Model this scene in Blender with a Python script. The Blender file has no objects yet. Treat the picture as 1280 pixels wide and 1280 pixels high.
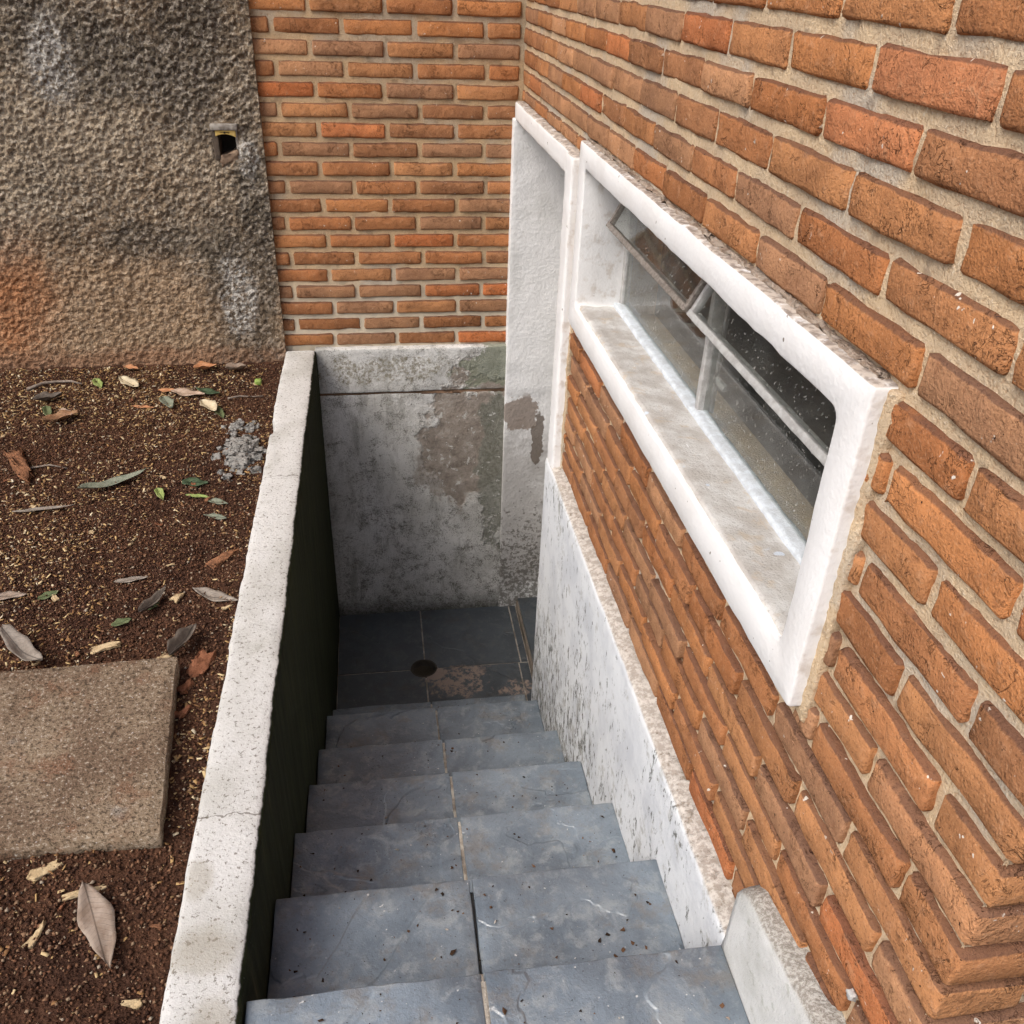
import bpy, math, random
import numpy as np
from mathutils import Matrix, Vector

# ------------------------------------------------------------------ camera, sky, sun, exposure
scn = bpy.context.scene
COL = scn.collection
CAM = np.array([-0.5025, -0.5463, 1.4360])
RM = np.array([[0.98915291, 0.13887291, 0.04786261],
               [-0.14310572, 0.83759991, 0.52720693],
               [0.03312504, -0.52833768, 0.8483879]])
FPX = 1103.909
cd = bpy.data.cameras.new('camera'); co = bpy.data.objects.new('camera', cd); COL.objects.link(co)
m = Matrix.Identity(4)
for i in range(3):
    m[i][0] = RM[i, 0]; m[i][1] = RM[i, 2]; m[i][2] = -RM[i, 1]; m[i][3] = CAM[i]
co.matrix_world = m
cd.sensor_width = 36; cd.lens = 36 * FPX / 1280; cd.clip_start = 0.02; cd.clip_end = 500
scn.camera = co
SUN_EL, SUN_AZ = math.radians(50), math.radians(237)     # azimuth clockwise from +Y: from the left, a little behind the camera
w = bpy.data.worlds.new('World'); scn.world = w; w.use_nodes = True
wt = w.node_tree; wt.nodes.clear()
sky = wt.nodes.new('ShaderNodeTexSky'); sky.sky_type = 'NISHITA'; sky.sun_disc = False
sky.sun_elevation = SUN_EL; sky.sun_rotation = SUN_AZ; sky.dust_density = 4.0; sky.air_density = 1.0
hs = wt.nodes.new('ShaderNodeHueSaturation'); hs.inputs['Saturation'].default_value = 0.85
bg = wt.nodes.new('ShaderNodeBackground'); bg.inputs[1].default_value = 0.13
wo = wt.nodes.new('ShaderNodeOutputWorld')
wt.links.new(sky.outputs[0], hs.inputs['Color']); wt.links.new(hs.outputs[0], bg.inputs[0]); wt.links.new(bg.outputs[0], wo.inputs[0])
sl = bpy.data.lights.new('sun', 'SUN'); sl.energy = 1.3; sl.angle = math.radians(35); sl.color = (1, 0.95, 0.88)
so = bpy.data.objects.new('sun', sl); COL.objects.link(so)
sd = Vector((math.sin(SUN_AZ) * math.cos(SUN_EL), math.cos(SUN_AZ) * math.cos(SUN_EL), math.sin(SUN_EL)))
so.rotation_euler = sd.to_track_quat('Z', 'Y').to_euler(); so.location = (-3, -4, 6)
vs = scn.view_settings; vs.view_transform = 'Standard'; vs.look = 'None'; vs.gamma = 1; vs.exposure = 0.64
vs.use_curve_mapping = False
cy = scn.cycles; cy.max_bounces = 6; cy.diffuse_bounces = 3; cy.glossy_bounces = 3; cy.transmission_bounces = 4; cy.transparent_max_bounces = 12
cy.use_adaptive_sampling = True; cy.adaptive_threshold = .035

# ------------------------------------------------------------------ helpers
rng = np.random.default_rng(11); random.seed(5)
def _h(ix, iy, s):
    n = (ix * 374761393 + iy * 668265263 + s * 2147483647) & 0xffffffff
    n = ((n ^ (n >> 13)) * 1274126177) & 0xffffffff
    n = (n ^ (n >> 16)) & 0xffffffff
    return n / 0xffffffff * 2 - 1
def vn(x, y, s=0):
    x = np.asarray(x, float); y = np.asarray(y, float)
    ix = np.floor(x).astype(np.int64); iy = np.floor(y).astype(np.int64)
    fx = x - ix; fy = y - iy
    fx = fx * fx * fx * (fx * (fx * 6 - 15) + 10); fy = fy * fy * fy * (fy * (fy * 6 - 15) + 10)
    a = _h(ix, iy, s); b = _h(ix + 1, iy, s); c = _h(ix, iy + 1, s); d = _h(ix + 1, iy + 1, s)
    return (a * (1 - fx) + b * fx) * (1 - fy) + (c * (1 - fx) + d * fx) * fy
def fbm(x, y, f, o=3, s=0):
    r = 0; a = 1; t = 0
    for k in range(o):
        r = r + a * vn(np.asarray(x) * f + 17.3 * k, np.asarray(y) * f - 9.1 * k, s + k); t += a; a *= .5; f *= 2.03
    return r / t

def link(name, me, mat=None, parent=None, smooth=True, kind=None, loc=None):
    o = bpy.data.objects.new(name, me); COL.objects.link(o)
    if mat is not None: me.materials.append(mat)
    if smooth and len(me.polygons): me.polygons.foreach_set('use_smooth', [True] * len(me.polygons))
    if parent: o.parent = parent
    if kind: o['kind'] = kind
    if loc is not None: o.location = loc
    return o
def mesh(name, V, F):
    me = bpy.data.meshes.new(name)
    if isinstance(F, np.ndarray):
        V = np.asarray(V, np.float32); nf, k = F.shape
        me.vertices.add(len(V)); me.vertices.foreach_set('co', V.ravel())
        me.loops.add(nf * k); me.loops.foreach_set('vertex_index', F.astype(np.int32).ravel())
        me.polygons.add(nf)
        me.polygons.foreach_set('loop_start', np.arange(0, nf * k, k, dtype=np.int32))
        me.update(calc_edges=True)
    else:
        me.from_pydata([tuple(map(float, v)) for v in V], [], F); me.update()
    return me
def empty(name, loc, label=None, cat=None, group=None):
    o = bpy.data.objects.new(name, None); COL.objects.link(o); o.location = loc; o.empty_display_size = .05
    if label: tag(o, label, cat, group)
    return o
def tag(o, label, cat, group=None, kind=None):
    o['label'] = label; o['category'] = cat
    if group: o['group'] = group
    if kind: o['kind'] = kind
    return o
def put(o, parent):                 # parent under an Empty that may be away from the origin
    o.parent = parent
    o.matrix_parent_inverse = Matrix.Translation(-Vector(parent.location)) if parent.type == 'EMPTY' else Matrix.Identity(4)
    return o
def rbox(a, b, r=.004, n=(1, 1, 1), j=0., seed=0, low=0.):
    """rounded box between corners a and b; n interior divisions per axis; j random jitter, low = slow wobble"""
    a = np.array(a, float); b = np.array(b, float); c = (a + b) / 2; h = (b - a) / 2
    r = min(r, h.min() * .49)
    ax = [np.concatenate([[-h[i]], np.linspace(-h[i] + r, h[i] - r, n[i] + 1), [h[i]]]) for i in range(3)]
    idx = {}; V = []; F = []
    L = [len(q) - 1 for q in ax]
    def vid(k):
        if k not in idx:
            idx[k] = len(V); V.append((ax[0][k[0]], ax[1][k[1]], ax[2][k[2]]))
        return idx[k]
    for d in range(3):
        u, v = (d + 1) % 3, (d + 2) % 3
        for side in (0, L[d]):
            for i in range(L[u]):
                for q in range(L[v]):
                    def K(i, q):
                        k = [0, 0, 0]; k[d] = side; k[u] = i; k[v] = q; return tuple(k)
                    f = [vid(K(i, q)), vid(K(i + 1, q)), vid(K(i + 1, q + 1)), vid(K(i, q + 1))]
                    F.append(f if side else f[::-1])
    V = np.array(V); q = np.clip(V, -(h - r), h - r); dd = V - q
    ln = np.linalg.norm(dd, axis=1, keepdims=True); V = np.where(ln > 1e-9, q + dd / np.maximum(ln, 1e-9) * r, V)
    g = np.random.default_rng(seed + 1)
    if low:
        for k in range(3):
            ph = g.uniform(0, 6.28, 3); fr = g.uniform(8, 30, 3)
            V = V + low * np.stack([np.sin(V[:, 1] * fr[0] + V[:, 2] * 31 + ph[0]), np.sin(V[:, 2] * 40 + V[:, 0] * fr[1] + ph[1]),
                                    np.sin(V[:, 0] * fr[2] + V[:, 1] * fr[2] + ph[2])], 1) / 2
    if j: V = V + g.normal(0, j, V.shape)
    return V + c, F
class Acc:
    def __init__(s): s.V = []; s.F = []; s.n = 0
    def add(s, VF):
        V, F = VF; s.V.extend([tuple(v) for v in V]); s.F.extend([[i + s.n for i in f] for f in F]); s.n += len(V)
    def mesh(s, name): return mesh(name, s.V, s.F)
def grid(U, V, fn):
    """quad sheet over parameter arrays U, V; fn(u,v) -> xyz arrays"""
    uu, vv = np.meshgrid(U, V, indexing='ij'); P = np.stack(fn(uu, vv), -1).reshape(-1, 3)
    nu, nv = len(U), len(V)
    i, k = np.meshgrid(np.arange(nu - 1), np.arange(nv - 1), indexing='ij'); b = (i * nv + k).ravel()
    return P, np.stack([b, b + nv, b + nv + 1, b + 1], 1), (uu, vv)

# ------------------------------------------------------------------ node helpers
class Mat:
    def __init__(s, name):
        s.m = bpy.data.materials.new(name); s.m.use_nodes = True; s.t = s.m.node_tree; s.t.nodes.clear()
        s.o = s.t.nodes.new('ShaderNodeOutputMaterial'); s.b = s.t.nodes.new('ShaderNodeBsdfPrincipled')
        s.t.links.new(s.b.outputs[0], s.o.inputs[0]); s.pos = None
    def N(s, t, **k):
        n = s.t.nodes.new(t)
        for a, v in k.items(): setattr(n, a, v)
        return n
    def S(s, sock, v):
        if isinstance(v, bpy.types.NodeSocket): s.t.links.new(v, sock)
        elif isinstance(v, (tuple, list)):
            sock.default_value = (*v, 1) if len(v) == 3 and len(sock.default_value) == 4 else v
        elif v is not None: sock.default_value = v
    def P(s):
        if s.pos is None: s.pos = s.N('ShaderNodeNewGeometry')
        return s.pos.outputs['Position']
    def nrm(s): s.P(); return s.pos.outputs['Normal']
    def island(s): s.P(); return s.pos.outputs['Random Per Island']
    def obj(s, rnd=False):
        c = s.N('ShaderNodeTexCoord').outputs['Object']
        if rnd:
            r = s.N('ShaderNodeObjectInfo').outputs['Random']
            v = s.N('ShaderNodeVectorMath', operation='ADD'); s.S(v.inputs[0], c)
            mu = s.N('ShaderNodeVectorMath', operation='SCALE'); mu.inputs[0].default_value = (37, 91, 53); s.S(mu.inputs['Scale'], r)
            s.S(v.inputs[1], mu.outputs[0]); c = v.outputs[0]
        return c
    def scale(s, v, k):
        n = s.N('ShaderNodeVectorMath', operation='MULTIPLY'); s.S(n.inputs[0], v); n.inputs[1].default_value = k; return n.outputs[0]
    def noise(s, sc, det=4, ro=.55, di=0., v=None):
        n = s.N('ShaderNodeTexNoise'); s.S(n.inputs['Vector'], v if v is not None else s.P())
        n.inputs['Scale'].default_value = sc; n.inputs['Detail'].default_value = det; n.inputs['Roughness'].default_value = ro
        n.inputs['Distortion'].default_value = di; return n.outputs[0]
    def vor(s, sc, v=None, feat='F1', out=0):
        n = s.N('ShaderNodeTexVoronoi', feature=feat); s.S(n.inputs['Vector'], v if v is not None else s.P()); n.inputs['Scale'].default_value = sc
        return n.outputs[out]
    def M(s, op, a, b=None, c=None):
        n = s.N('ShaderNodeMath', operation=op); s.S(n.inputs[0], a); s.S(n.inputs[1], b)
        if c is not None: s.S(n.inputs[2], c)
        return n.outputs[0]
    def step(s, f, lo, hi):         # smooth 0..1 between lo and hi (lo may be above hi)
        n = s.N('ShaderNodeMapRange', interpolation_type='SMOOTHSTEP'); s.S(n.inputs[0], f)
        if lo <= hi: n.inputs[1].default_value, n.inputs[2].default_value = lo, hi
        else:
            n.inputs[1].default_value, n.inputs[2].default_value = hi, lo
            n.inputs[3].default_value, n.inputs[4].default_value = 1, 0
        return n.outputs[0]
    def ramp(s, f, st):
        n = s.N('ShaderNodeValToRGB'); s.S(n.inputs[0], f); e = n.color_ramp.elements
        while len(e) < len(st): e.new(.5)
        for q, (p, c) in zip(e, st): q.position = p; q.color = (*c, 1)
        return n.outputs[0]
    def mix(s, f, a, b, mode='MIX'):
        n = s.N('ShaderNodeMix', data_type='RGBA', blend_type=mode); s.S(n.inputs[0], f); s.S(n.inputs[6], a); s.S(n.inputs[7], b)
        return n.outputs[2]
    def sep(s, v=None):
        n = s.N('ShaderNodeSeparateXYZ'); s.S(n.inputs[0], v if v is not None else s.P()); return n.outputs
    def blob(s, c, rad, amt=.5, sc=14, soft=.12, v=None):      # ragged stain with a shape of its own
        a = s.N('ShaderNodeVectorMath', operation='SUBTRACT'); s.S(a.inputs[0], v if v is not None else s.P()); a.inputs[1].default_value = c
        b = s.N('ShaderNodeVectorMath', operation='DIVIDE'); s.S(b.inputs[0], a.outputs[0]); b.inputs[1].default_value = rad
        l = s.N('ShaderNodeVectorMath', operation='LENGTH'); s.S(l.inputs[0], b.outputs[0])
        d = s.M('ADD', l.outputs['Value'], s.M('MULTIPLY', s.M('SUBTRACT', s.noise(sc, 5, .62), .5), amt * 2))
        return s.step(d, 1 + soft, 1 - soft)
    def mx(s, *f):
        r = f[0]
        for q in f[1:]: r = s.M('MAXIMUM', r, q)
        return r
    def bump(s, h, st=1., d=.01):
        n = s.N('ShaderNodeBump'); s.S(n.inputs['Height'], h); n.inputs['Strength'].default_value = st; n.inputs['Distance'].default_value = d
        s.t.links.new(n.outputs[0], s.b.inputs['Normal'])
    def fin(s, col, ro=.85, spec=.3):
        s.S(s.b.inputs['Base Color'], col); s.S(s.b.inputs['Roughness'], ro); s.S(s.b.inputs['Specular IOR Level'], spec); return s.m

# ------------------------------------------------------------------ materials
def mat_brick():
    a = Mat('brick_clay'); v = a.obj(True)
    oc = a.N('ShaderNodeObjectInfo').outputs['Color']
    n1 = a.noise(9, 4, .6, .4, v); n2 = a.noise(55, 4, .65, .3, v); n3 = a.noise(330, 2, .6, 0, v)
    c = a.mix(a.step(n1, .35, .68), a.mix(1, oc, (.82, .82, .86), 'MULTIPLY'), a.mix(1, oc, (1.12, 1.12, 1.12), 'MULTIPLY'))
    c = a.mix(a.M('MULTIPLY', a.step(n2, .54, .72), .5), c, (.50, .27, .15))
    c = a.mix(a.M('MULTIPLY', a.step(n2, .45, .28), .45), c, (.20, .085, .042))
    c = a.mix(a.M('MULTIPLY', a.step(n3, .56, .70), .6), c, (.13, .06, .035))
    c = a.mix(a.M('MULTIPLY', a.step(n3, .42, .30), .35), c, (.56, .34, .20))
    sp = a.noise(150, 2, .5, 0, v)
    c = a.mix(a.step(sp, .72, .76), c, (.06, .03, .02))
    # kiln-dark, dusty upper arris of each hand-pressed brick
    nz = a.sep(a.nrm())[2]
    top = a.M('MULTIPLY', a.step(a.M('ADD', nz, a.M('MULTIPLY', a.M('SUBTRACT', n2, .5), .8)), .30, .62), a.step(n1, .2, .42))
    c = a.mix(a.M('MULTIPLY', top, .72), c, (.09, .05, .04))
    lim = a.M('MULTIPLY', a.step(a.noise(95, 2, .5, 0, v), .70, .74), a.step(a.noise(7, 1, .5, 0, v), .5, .6))
    c = a.mix(lim, c, (.66, .60, .52))
    cr = a.M('MULTIPLY', a.step(a.M('ABSOLUTE', a.M('SUBTRACT', a.noise(26, 4, .75, .7, v), .5)), .014, .003), a.step(a.noise(15, 2, .5, 0, v), .50, .60))
    c = a.mix(a.M('MULTIPLY', cr, .6), c, (.10, .045, .025))
    h = a.M('ADD', a.M('MULTIPLY', n2, 1.3), a.M('ADD', a.M('MULTIPLY', n3, .42), a.M('MULTIPLY', cr, -1.3)))
    a.bump(h, .75, .005); return a.fin(c, .97, .06)
def mat_mortar(dark=False):
    a = Mat('mortar_sand'); n = a.noise(12, 3, .6); f = a.noise(230, 3, .7)
    c = a.mix(a.step(n, .35, .65), (.64, .49, .32), (.54, .42, .29))
    c = a.mix(a.M('MULTIPLY', a.step(a.noise(4, 3), .53, .66), .8), c, (.50, .45, .38))
    c = a.mix(a.M('MULTIPLY', a.step(f, .5, .34), .5), c, (.36, .22, .12))
    c = a.mix(a.M('MULTIPLY', a.step(f, .60, .72), .7), c, (.80, .71, .57))
    c = a.mix(a.M('MULTIPLY', a.step(a.noise(26, 3), .60, .70), .45), c, (.20, .15, .11))
    p = a.sep(); low = a.M('MULTIPLY', a.step(p[2], .55, .3), a.step(p[1], 2.5, 2.55))
    c = a.mix(a.M('MULTIPLY', low, .6), c, (.68, .62, .50))
    rear = a.M('MULTIPLY', a.step(p[1], 2.5, 2.55), a.step(p[2], .35, .6))
    c = a.mix(rear, c, a.mix(1, c, (.93, .87, .79), 'MULTIPLY'))
    a.bump(f, .8, .005); return a.fin(c, .97, .06)
def white_base(a, warm=0.):
    n = a.noise(7, 5, .6); f = a.noise(90, 4, .6)
    c = a.mix(a.step(n, .4, .7), (.79, .79, .79), (.72 + warm, .72, .71))
    return c, n, f
def mat_paint():        # cleaner white paint of window and door surrounds
    a = Mat('white_paint'); c, n, f = white_base(a, .01)
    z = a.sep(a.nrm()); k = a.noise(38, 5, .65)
    ledge = a.M('MULTIPLY', a.M('MULTIPLY', a.step(z[2], .45, .8), a.step(k, .3, .48)), a.step(a.sep()[2], 1.03, 1.05))
    c = a.mix(a.M('MULTIPLY', ledge, .85), c, a.mix(a.step(a.noise(90, 3), .4, .6), (.17, .12, .085), (.46, .39, .32)))
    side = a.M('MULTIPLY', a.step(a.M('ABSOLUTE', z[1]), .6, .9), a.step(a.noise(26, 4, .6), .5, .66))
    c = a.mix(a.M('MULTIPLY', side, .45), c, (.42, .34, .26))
    c = a.mix(a.step(a.noise(55, 2), .735, .76), c, (.22, .19, .16))
    c = a.mix(a.M('MULTIPLY', a.step(a.noise(3.2, 4, .6), .56, .74), .35), c, (.50, .49, .47))
    v = a.noise(160, 2, .5)
    a.bump(a.M('ADD', a.M('MULTIPLY', f, .6), a.M('MULTIPLY', v, .4)), .32, .005); return a.fin(c, .7, .25)
def mat_sill():
    a = Mat('sill_plaster'); n = a.noise(14, 5, .65); f = a.noise(220, 3, .7)
    c = a.mix(a.step(n, .35, .62), (.62, .61, .59), (.45, .42, .39))
    c = a.mix(a.M('MULTIPLY', a.step(f, .57, .68), .55), c, (.22, .19, .165))
    c = a.mix(a.M('MULTIPLY', a.step(a.noise(24, 4, .6, .5), .57, .66), .5), c, (.50, .40, .29))
    c = a.mix(a.step(a.noise(19, 2, .4), .70, .72), c, (.58, .63, .70))
    a.bump(a.M('ADD', f, n), .5, .004); return a.fin(c, .85, .2)
def mat_base_plaster():     # damp stained rear plaster, with shade painted along foot and left side
    a = Mat('damp_shaded_plaster'); P = a.P(); p = a.sep()
    big = a.noise(3.2, 6, .65, .4); mid = a.noise(17, 6, .72, .2); f = a.noise(70, 5, .75); fine = a.noise(210, 3, .75)
    st = a.noise(1, 5, .65, .2, a.scale(P, (22, 22, 5)))
    c = a.mix(a.step(big, .36, .66), (.78, .77, .75), (.60, .59, .56))
    c = a.mix(a.M('MULTIPLY', a.step(mid, .48, .68), .55), c, (.40, .385, .355))
    c = a.mix(a.M('MULTIPLY', a.step(st, .50, .70), .6), c, (.29, .28, .25))
    damp = a.M('ADD', a.M('MULTIPLY', a.step(p[2], .1, -1.0), .035), a.M('MULTIPLY', a.M('SUBTRACT', mid, .5), .5))
    c = a.mix(a.M('MULTIPLY', a.step(a.M('ADD', fine, damp), .53, .66), .75), c, (.14, .13, .11))
    c = a.mix(a.M('MULTIPLY', a.step(a.M('ADD', f, damp), .59, .68), .65), c, (.12, .115, .092))
    c = a.mix(a.M('MULTIPLY', a.step(a.noise(120, 4, .7), .63, .70), .8), c, (.70, .69, .67))
    pa = a.blob((-.15, 2.6, -.22), (.20, .5, .30), .95, 7, .10)
    pa2 = a.blob((-.30, 2.6, -.30), (.08, .5, .16), 1.1, 11, .15)
    pb = a.blob((-.055, 2.6, -.36), (.075, .5, .32), 1.0, 9, .10)
    brown = a.ramp(a.noise(24, 6, .75), [(.28, (.13, .105, .085)), (.46, (.27, .225, .185)), (.6, (.36, .31, .265)), (.75, (.52, .49, .45))])
    c = a.mix(a.M('MULTIPLY', a.mx(pa, a.M('MULTIPLY', pa2, .7)), .92), c, brown)
    c = a.mix(a.M('MULTIPLY', pb, .85), c, a.mix(a.step(f, .4, .6), (.16, .165, .13), (.25, .25, .215)))
    flake = a.M('MULTIPLY', a.mx(pa, pb), a.step(a.noise(26, 5, .75, .4), .60, .62)); c = a.mix(a.M('MULTIPLY', flake, .9), c, (.60, .59, .56))
    gm = a.blob((-.055, 2.6, .115), (.14, .5, .085), 1.25, 17, .08)
    gl = a.blob((-.50, 2.6, .115), (.26, .5, .05), 1.3, 15, .2)
    c = a.mix(a.M('MULTIPLY', gm, .85), c, a.mix(f, (.17, .19, .135), (.26, .27, .20)))
    c = a.mix(a.M('MULTIPLY', a.M('MULTIPLY', gl, a.step(f, .42, .58)), .7), c, (.20, .17, .10))
    foot_shade = a.step(a.M('ADD', p[2], a.M('MULTIPLY', f, .24)), -.80, -.97)  # dark foot: shade painted into the plaster colour
    c = a.mix(a.M('MULTIPLY', foot_shade, .85), c, (.035, .038, .026))
    edge = a.step(a.M('ADD', p[0], a.M('ADD', a.M('MULTIPLY', f, .16), a.M('MULTIPLY', mid, .12))), -.53, -.66)  # dark left side: shade beside the parapet painted into the colour
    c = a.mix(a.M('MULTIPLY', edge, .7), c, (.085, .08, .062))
    a.bump(a.M('ADD', a.M('MULTIPLY', f, 1.2), a.M('ADD', a.M('MULTIPLY', a.mx(pa, pb), -1.1), a.M('MULTIPLY', fine, .6))), .85, .006)
    return a.fin(c, .92, .15)
def mat_jamb():
    a = Mat('jamb_plaster'); p = a.sep(); c, n, f = white_base(a)
    f2 = a.noise(120, 4, .7)
    c = a.mix(a.M('MULTIPLY', a.step(n, .5, .7), .4), c, (.60, .60, .59))
    low = a.step(p[2], .02, -.02)
    j1 = a.blob((.030, 2.6, -.075), (.065, .5, .08), 1.1, 15, .06); j2 = a.blob((.11, 2.6, -.20), (.026, .5, .12), 1.2, 17, .06)
    j3 = a.blob((.05, 2.6, -.62), (.16, .5, .42), 1.2, 8, .3)
    c = a.mix(a.M('MULTIPLY', a.M('MULTIPLY', low, j3), .75), c, (.37, .355, .34))
    c = a.mix(a.M('MULTIPLY', a.M('MULTIPLY', low, j1), .9), c, (.26, .21, .175))
    c = a.mix(a.M('MULTIPLY', a.M('MULTIPLY', low, j2), .9), c, (.16, .13, .105))
    mo = a.step(a.M('ADD', a.noise(60, 5, .75), a.M('MULTIPLY', a.step(p[2], -.2, -1.0), .2)), .62, .72)
    c = a.mix(a.M('MULTIPLY', a.M('MULTIPLY', mo, low), .75), c, (.11, .10, .08))
    c = a.mix(a.M('MULTIPLY', a.step(a.noise(20, 3), .66, .72), .4), c, (.5, .49, .47))
    a.bump(a.M('ADD', a.noise(70, 4, .6), a.M('MULTIPLY', f2, .3)), .55, .006); return a.fin(c, .75, .25)
def mat_plinth():
    a = Mat('plinth_plaster'); P = a.P(); p = a.sep(); nz = a.sep(a.nrm())
    c = a.mix(a.step(a.noise(9, 5, .6), .4, .66), (.70, .72, .74), (.58, .60, .63))
    f = a.noise(90, 5, .7)
    st = a.noise(1, 6, .78, .3, a.scale(P, (55, 52, 24)))
    d = a.M('MULTIPLY', a.step(p[2], .16, -.75), .09)
    band = a.noise(3.3, 3, .5, .2)
    d = a.M('ADD', d, a.M('MULTIPLY', a.M('SUBTRACT', band, .5), .22))
    mk = a.step(a.M('ADD', st, d), .585, .64)
    c = a.mix(a.M('MULTIPLY', mk, .85), c, (.10, .098, .08))
    c = a.mix(a.M('MULTIPLY', a.step(a.M('ADD', a.noise(24, 5, .7), d), .57, .70), .6), c, (.36, .35, .32))
    c = a.mix(a.M('MULTIPLY', a.step(a.M('ADD', st, d), .66, .75), .7), c, (.05, .055, .035))
    top = a.step(nz[2], .4, .75)
    c = a.mix(a.M('MULTIPLY', top, .8), c, a.mix(a.step(f, .42, .6), (.30, .245, .19), (.55, .50, .44)))
    a.bump(a.M('ADD', f, a.M('MULTIPLY', mk, -.4)), .65, .005); return a.fin(c, .85, .2)
def mat_parapet():
    a = Mat('parapet_render'); P = a.P(); n3 = a.sep(a.nrm()); p = a.sep()
    f = a.noise(180, 4, .7); n = a.noise(6, 5, .6)
    c = a.mix(a.step(n, .38, .68), (.58, .57, .55), (.46, .45, .42))
    c = a.mix(a.M('MULTIPLY', a.step(a.noise(115, 3, .8), .57, .64), .85), c, (.17, .15, .125))
    c = a.mix(a.M('MULTIPLY', a.step(a.noise(16, 5, .7), .59, .70), .5), c, (.33, .31, .27))
    st = a.mx(a.blob((-.80, .26, .2), (.05, .035, .1), .9, 24, .4), a.blob((-.775, .145, .2), (.03, .04, .1), .9, 24, .4), a.blob((-.825, .38, .2), (.02, .035, .1), .9, 24, .4), a.blob((-.79, .08, .2), (.025, .05, .1), .9, 24, .4))
    c = a.mix(a.M('MULTIPLY', st, .45), c, (.26, .225, .16))
    # hairline cracks across the coping
    for y0 in (1.66, .50):
        d = a.M('ABSOLUTE', a.M('ADD', a.M('SUBTRACT', p[1], y0), a.M('MULTIPLY', a.M('SUBTRACT', a.noise(22, 4, .6), .5), .05)))
        c = a.mix(a.M('MULTIPLY', a.step(d, .0022, .0008), .7), c, (.12, .10, .08))
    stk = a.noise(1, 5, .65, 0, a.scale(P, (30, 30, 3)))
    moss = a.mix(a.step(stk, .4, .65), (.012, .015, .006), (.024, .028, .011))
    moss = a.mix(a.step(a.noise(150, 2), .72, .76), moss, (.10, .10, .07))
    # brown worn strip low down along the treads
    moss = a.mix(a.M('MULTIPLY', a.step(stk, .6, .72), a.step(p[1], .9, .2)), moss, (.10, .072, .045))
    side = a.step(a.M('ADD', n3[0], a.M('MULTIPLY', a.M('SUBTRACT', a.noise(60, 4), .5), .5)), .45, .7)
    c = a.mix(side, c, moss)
    a.bump(a.M('ADD', f, a.noise(45, 4, .6)), .42, .004); return a.fin(c, .9, .15)
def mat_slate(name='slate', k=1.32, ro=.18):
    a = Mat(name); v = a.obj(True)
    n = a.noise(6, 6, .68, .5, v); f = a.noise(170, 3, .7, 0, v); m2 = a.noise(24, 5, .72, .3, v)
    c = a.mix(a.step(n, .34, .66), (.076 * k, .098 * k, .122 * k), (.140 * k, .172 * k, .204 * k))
    c = a.mix(a.M('MULTIPLY', a.step(m2, .48, .66), .7), c, (.215 * k, .235 * k, .245 * k))
    c = a.mix(a.M('MULTIPLY', a.step(a.noise(11, 6, .75, 0, v), .51, .68), .6), c, (.125 * k, .108 * k, .090 * k))
    c = a.mix(a.M('MULTIPLY', a.step(f, .58, .72), .5), c, (.03, .03, .03))
    c = a.mix(a.M('MULTIPLY', a.step(f, .40, .28), .35), c, (.27 * k, .28 * k, .29 * k))
    c = a.mix(a.step(a.noise(110, 2, .5, 0, v), .735, .76), c, (.42 * k, .42 * k, .41 * k))
    t = a.M('MULTIPLY', a.noise(2.4, 4, .55, .6, v), 4.2); fl = a.M('FLOOR', t); fr = a.M('SUBTRACT', t, fl)
    ter = a.M('ADD', fl, a.step(fr, .0, .05))
    tint = a.M('SUBTRACT', a.M('FRACT', a.M('MULTIPLY', fl, .37)), .5)
    c = a.mix(a.M('MULTIPLY', a.M('ABSOLUTE', tint), .35), c, (.20 * k, .215 * k, .225 * k))
    p = a.sep()
    # dry pinkish silt around the drain
    sm = a.step(a.noise(34, 5, .75), .44, .56)
    silt = a.M('MULTIPLY', a.mx(a.M('MULTIPLY', a.blob((-.25, 2.13, -1.04), (.13, .085, .2), 1.4, 11, .15), sm), a.M('MULTIPLY', a.blob((-.02, 2.06, -1.04), (.07, .05, .2), 1.1, 18), sm), a.blob((-.345, 2.17, -1.04), (.04, .04, .2), .9, 20)), a.step(p[2], -.98, -1.0))
    c = a.mix(a.M('MULTIPLY', silt, .85), c, (.36, .27, .215))
    rgh = a.M('ADD', a.M('ADD', ro, a.M('MULTIPLY', n, .28)), a.M('MULTIPLY', silt, .5))
    a.bump(a.M('ADD', a.M('MULTIPLY', ter, 1.1), a.M('ADD', a.M('MULTIPLY', f, .5), a.M('MULTIPLY', m2, 1.2))), .55, .004)
    return a.fin(c, rgh, 1.)
def mat_grout(): 
    a = Mat('grout'); f = a.noise(200, 3, .7)
    c = a.mix(a.step(a.noise(20, 4), .4, .62), (.46, .42, .36), (.26, .22, .18)); a.bump(f, .7, .004); return a.fin(c, .95, .1)
def mat_concrete(name='concrete', col=(.30, .28, .25)):
    a = Mat(name); f = a.noise(170, 4, .75); n = a.noise(8, 5, .6)
    c = a.mix(a.step(n, .35, .7), col, tuple(q * .65 for q in col))
    c = a.mix(a.M('MULTIPLY', a.step(f, .58, .68), .7), c, tuple(q * .3 for q in col)); a.bump(f, .7, .005); return a.fin(c, .95, .1)
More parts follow.
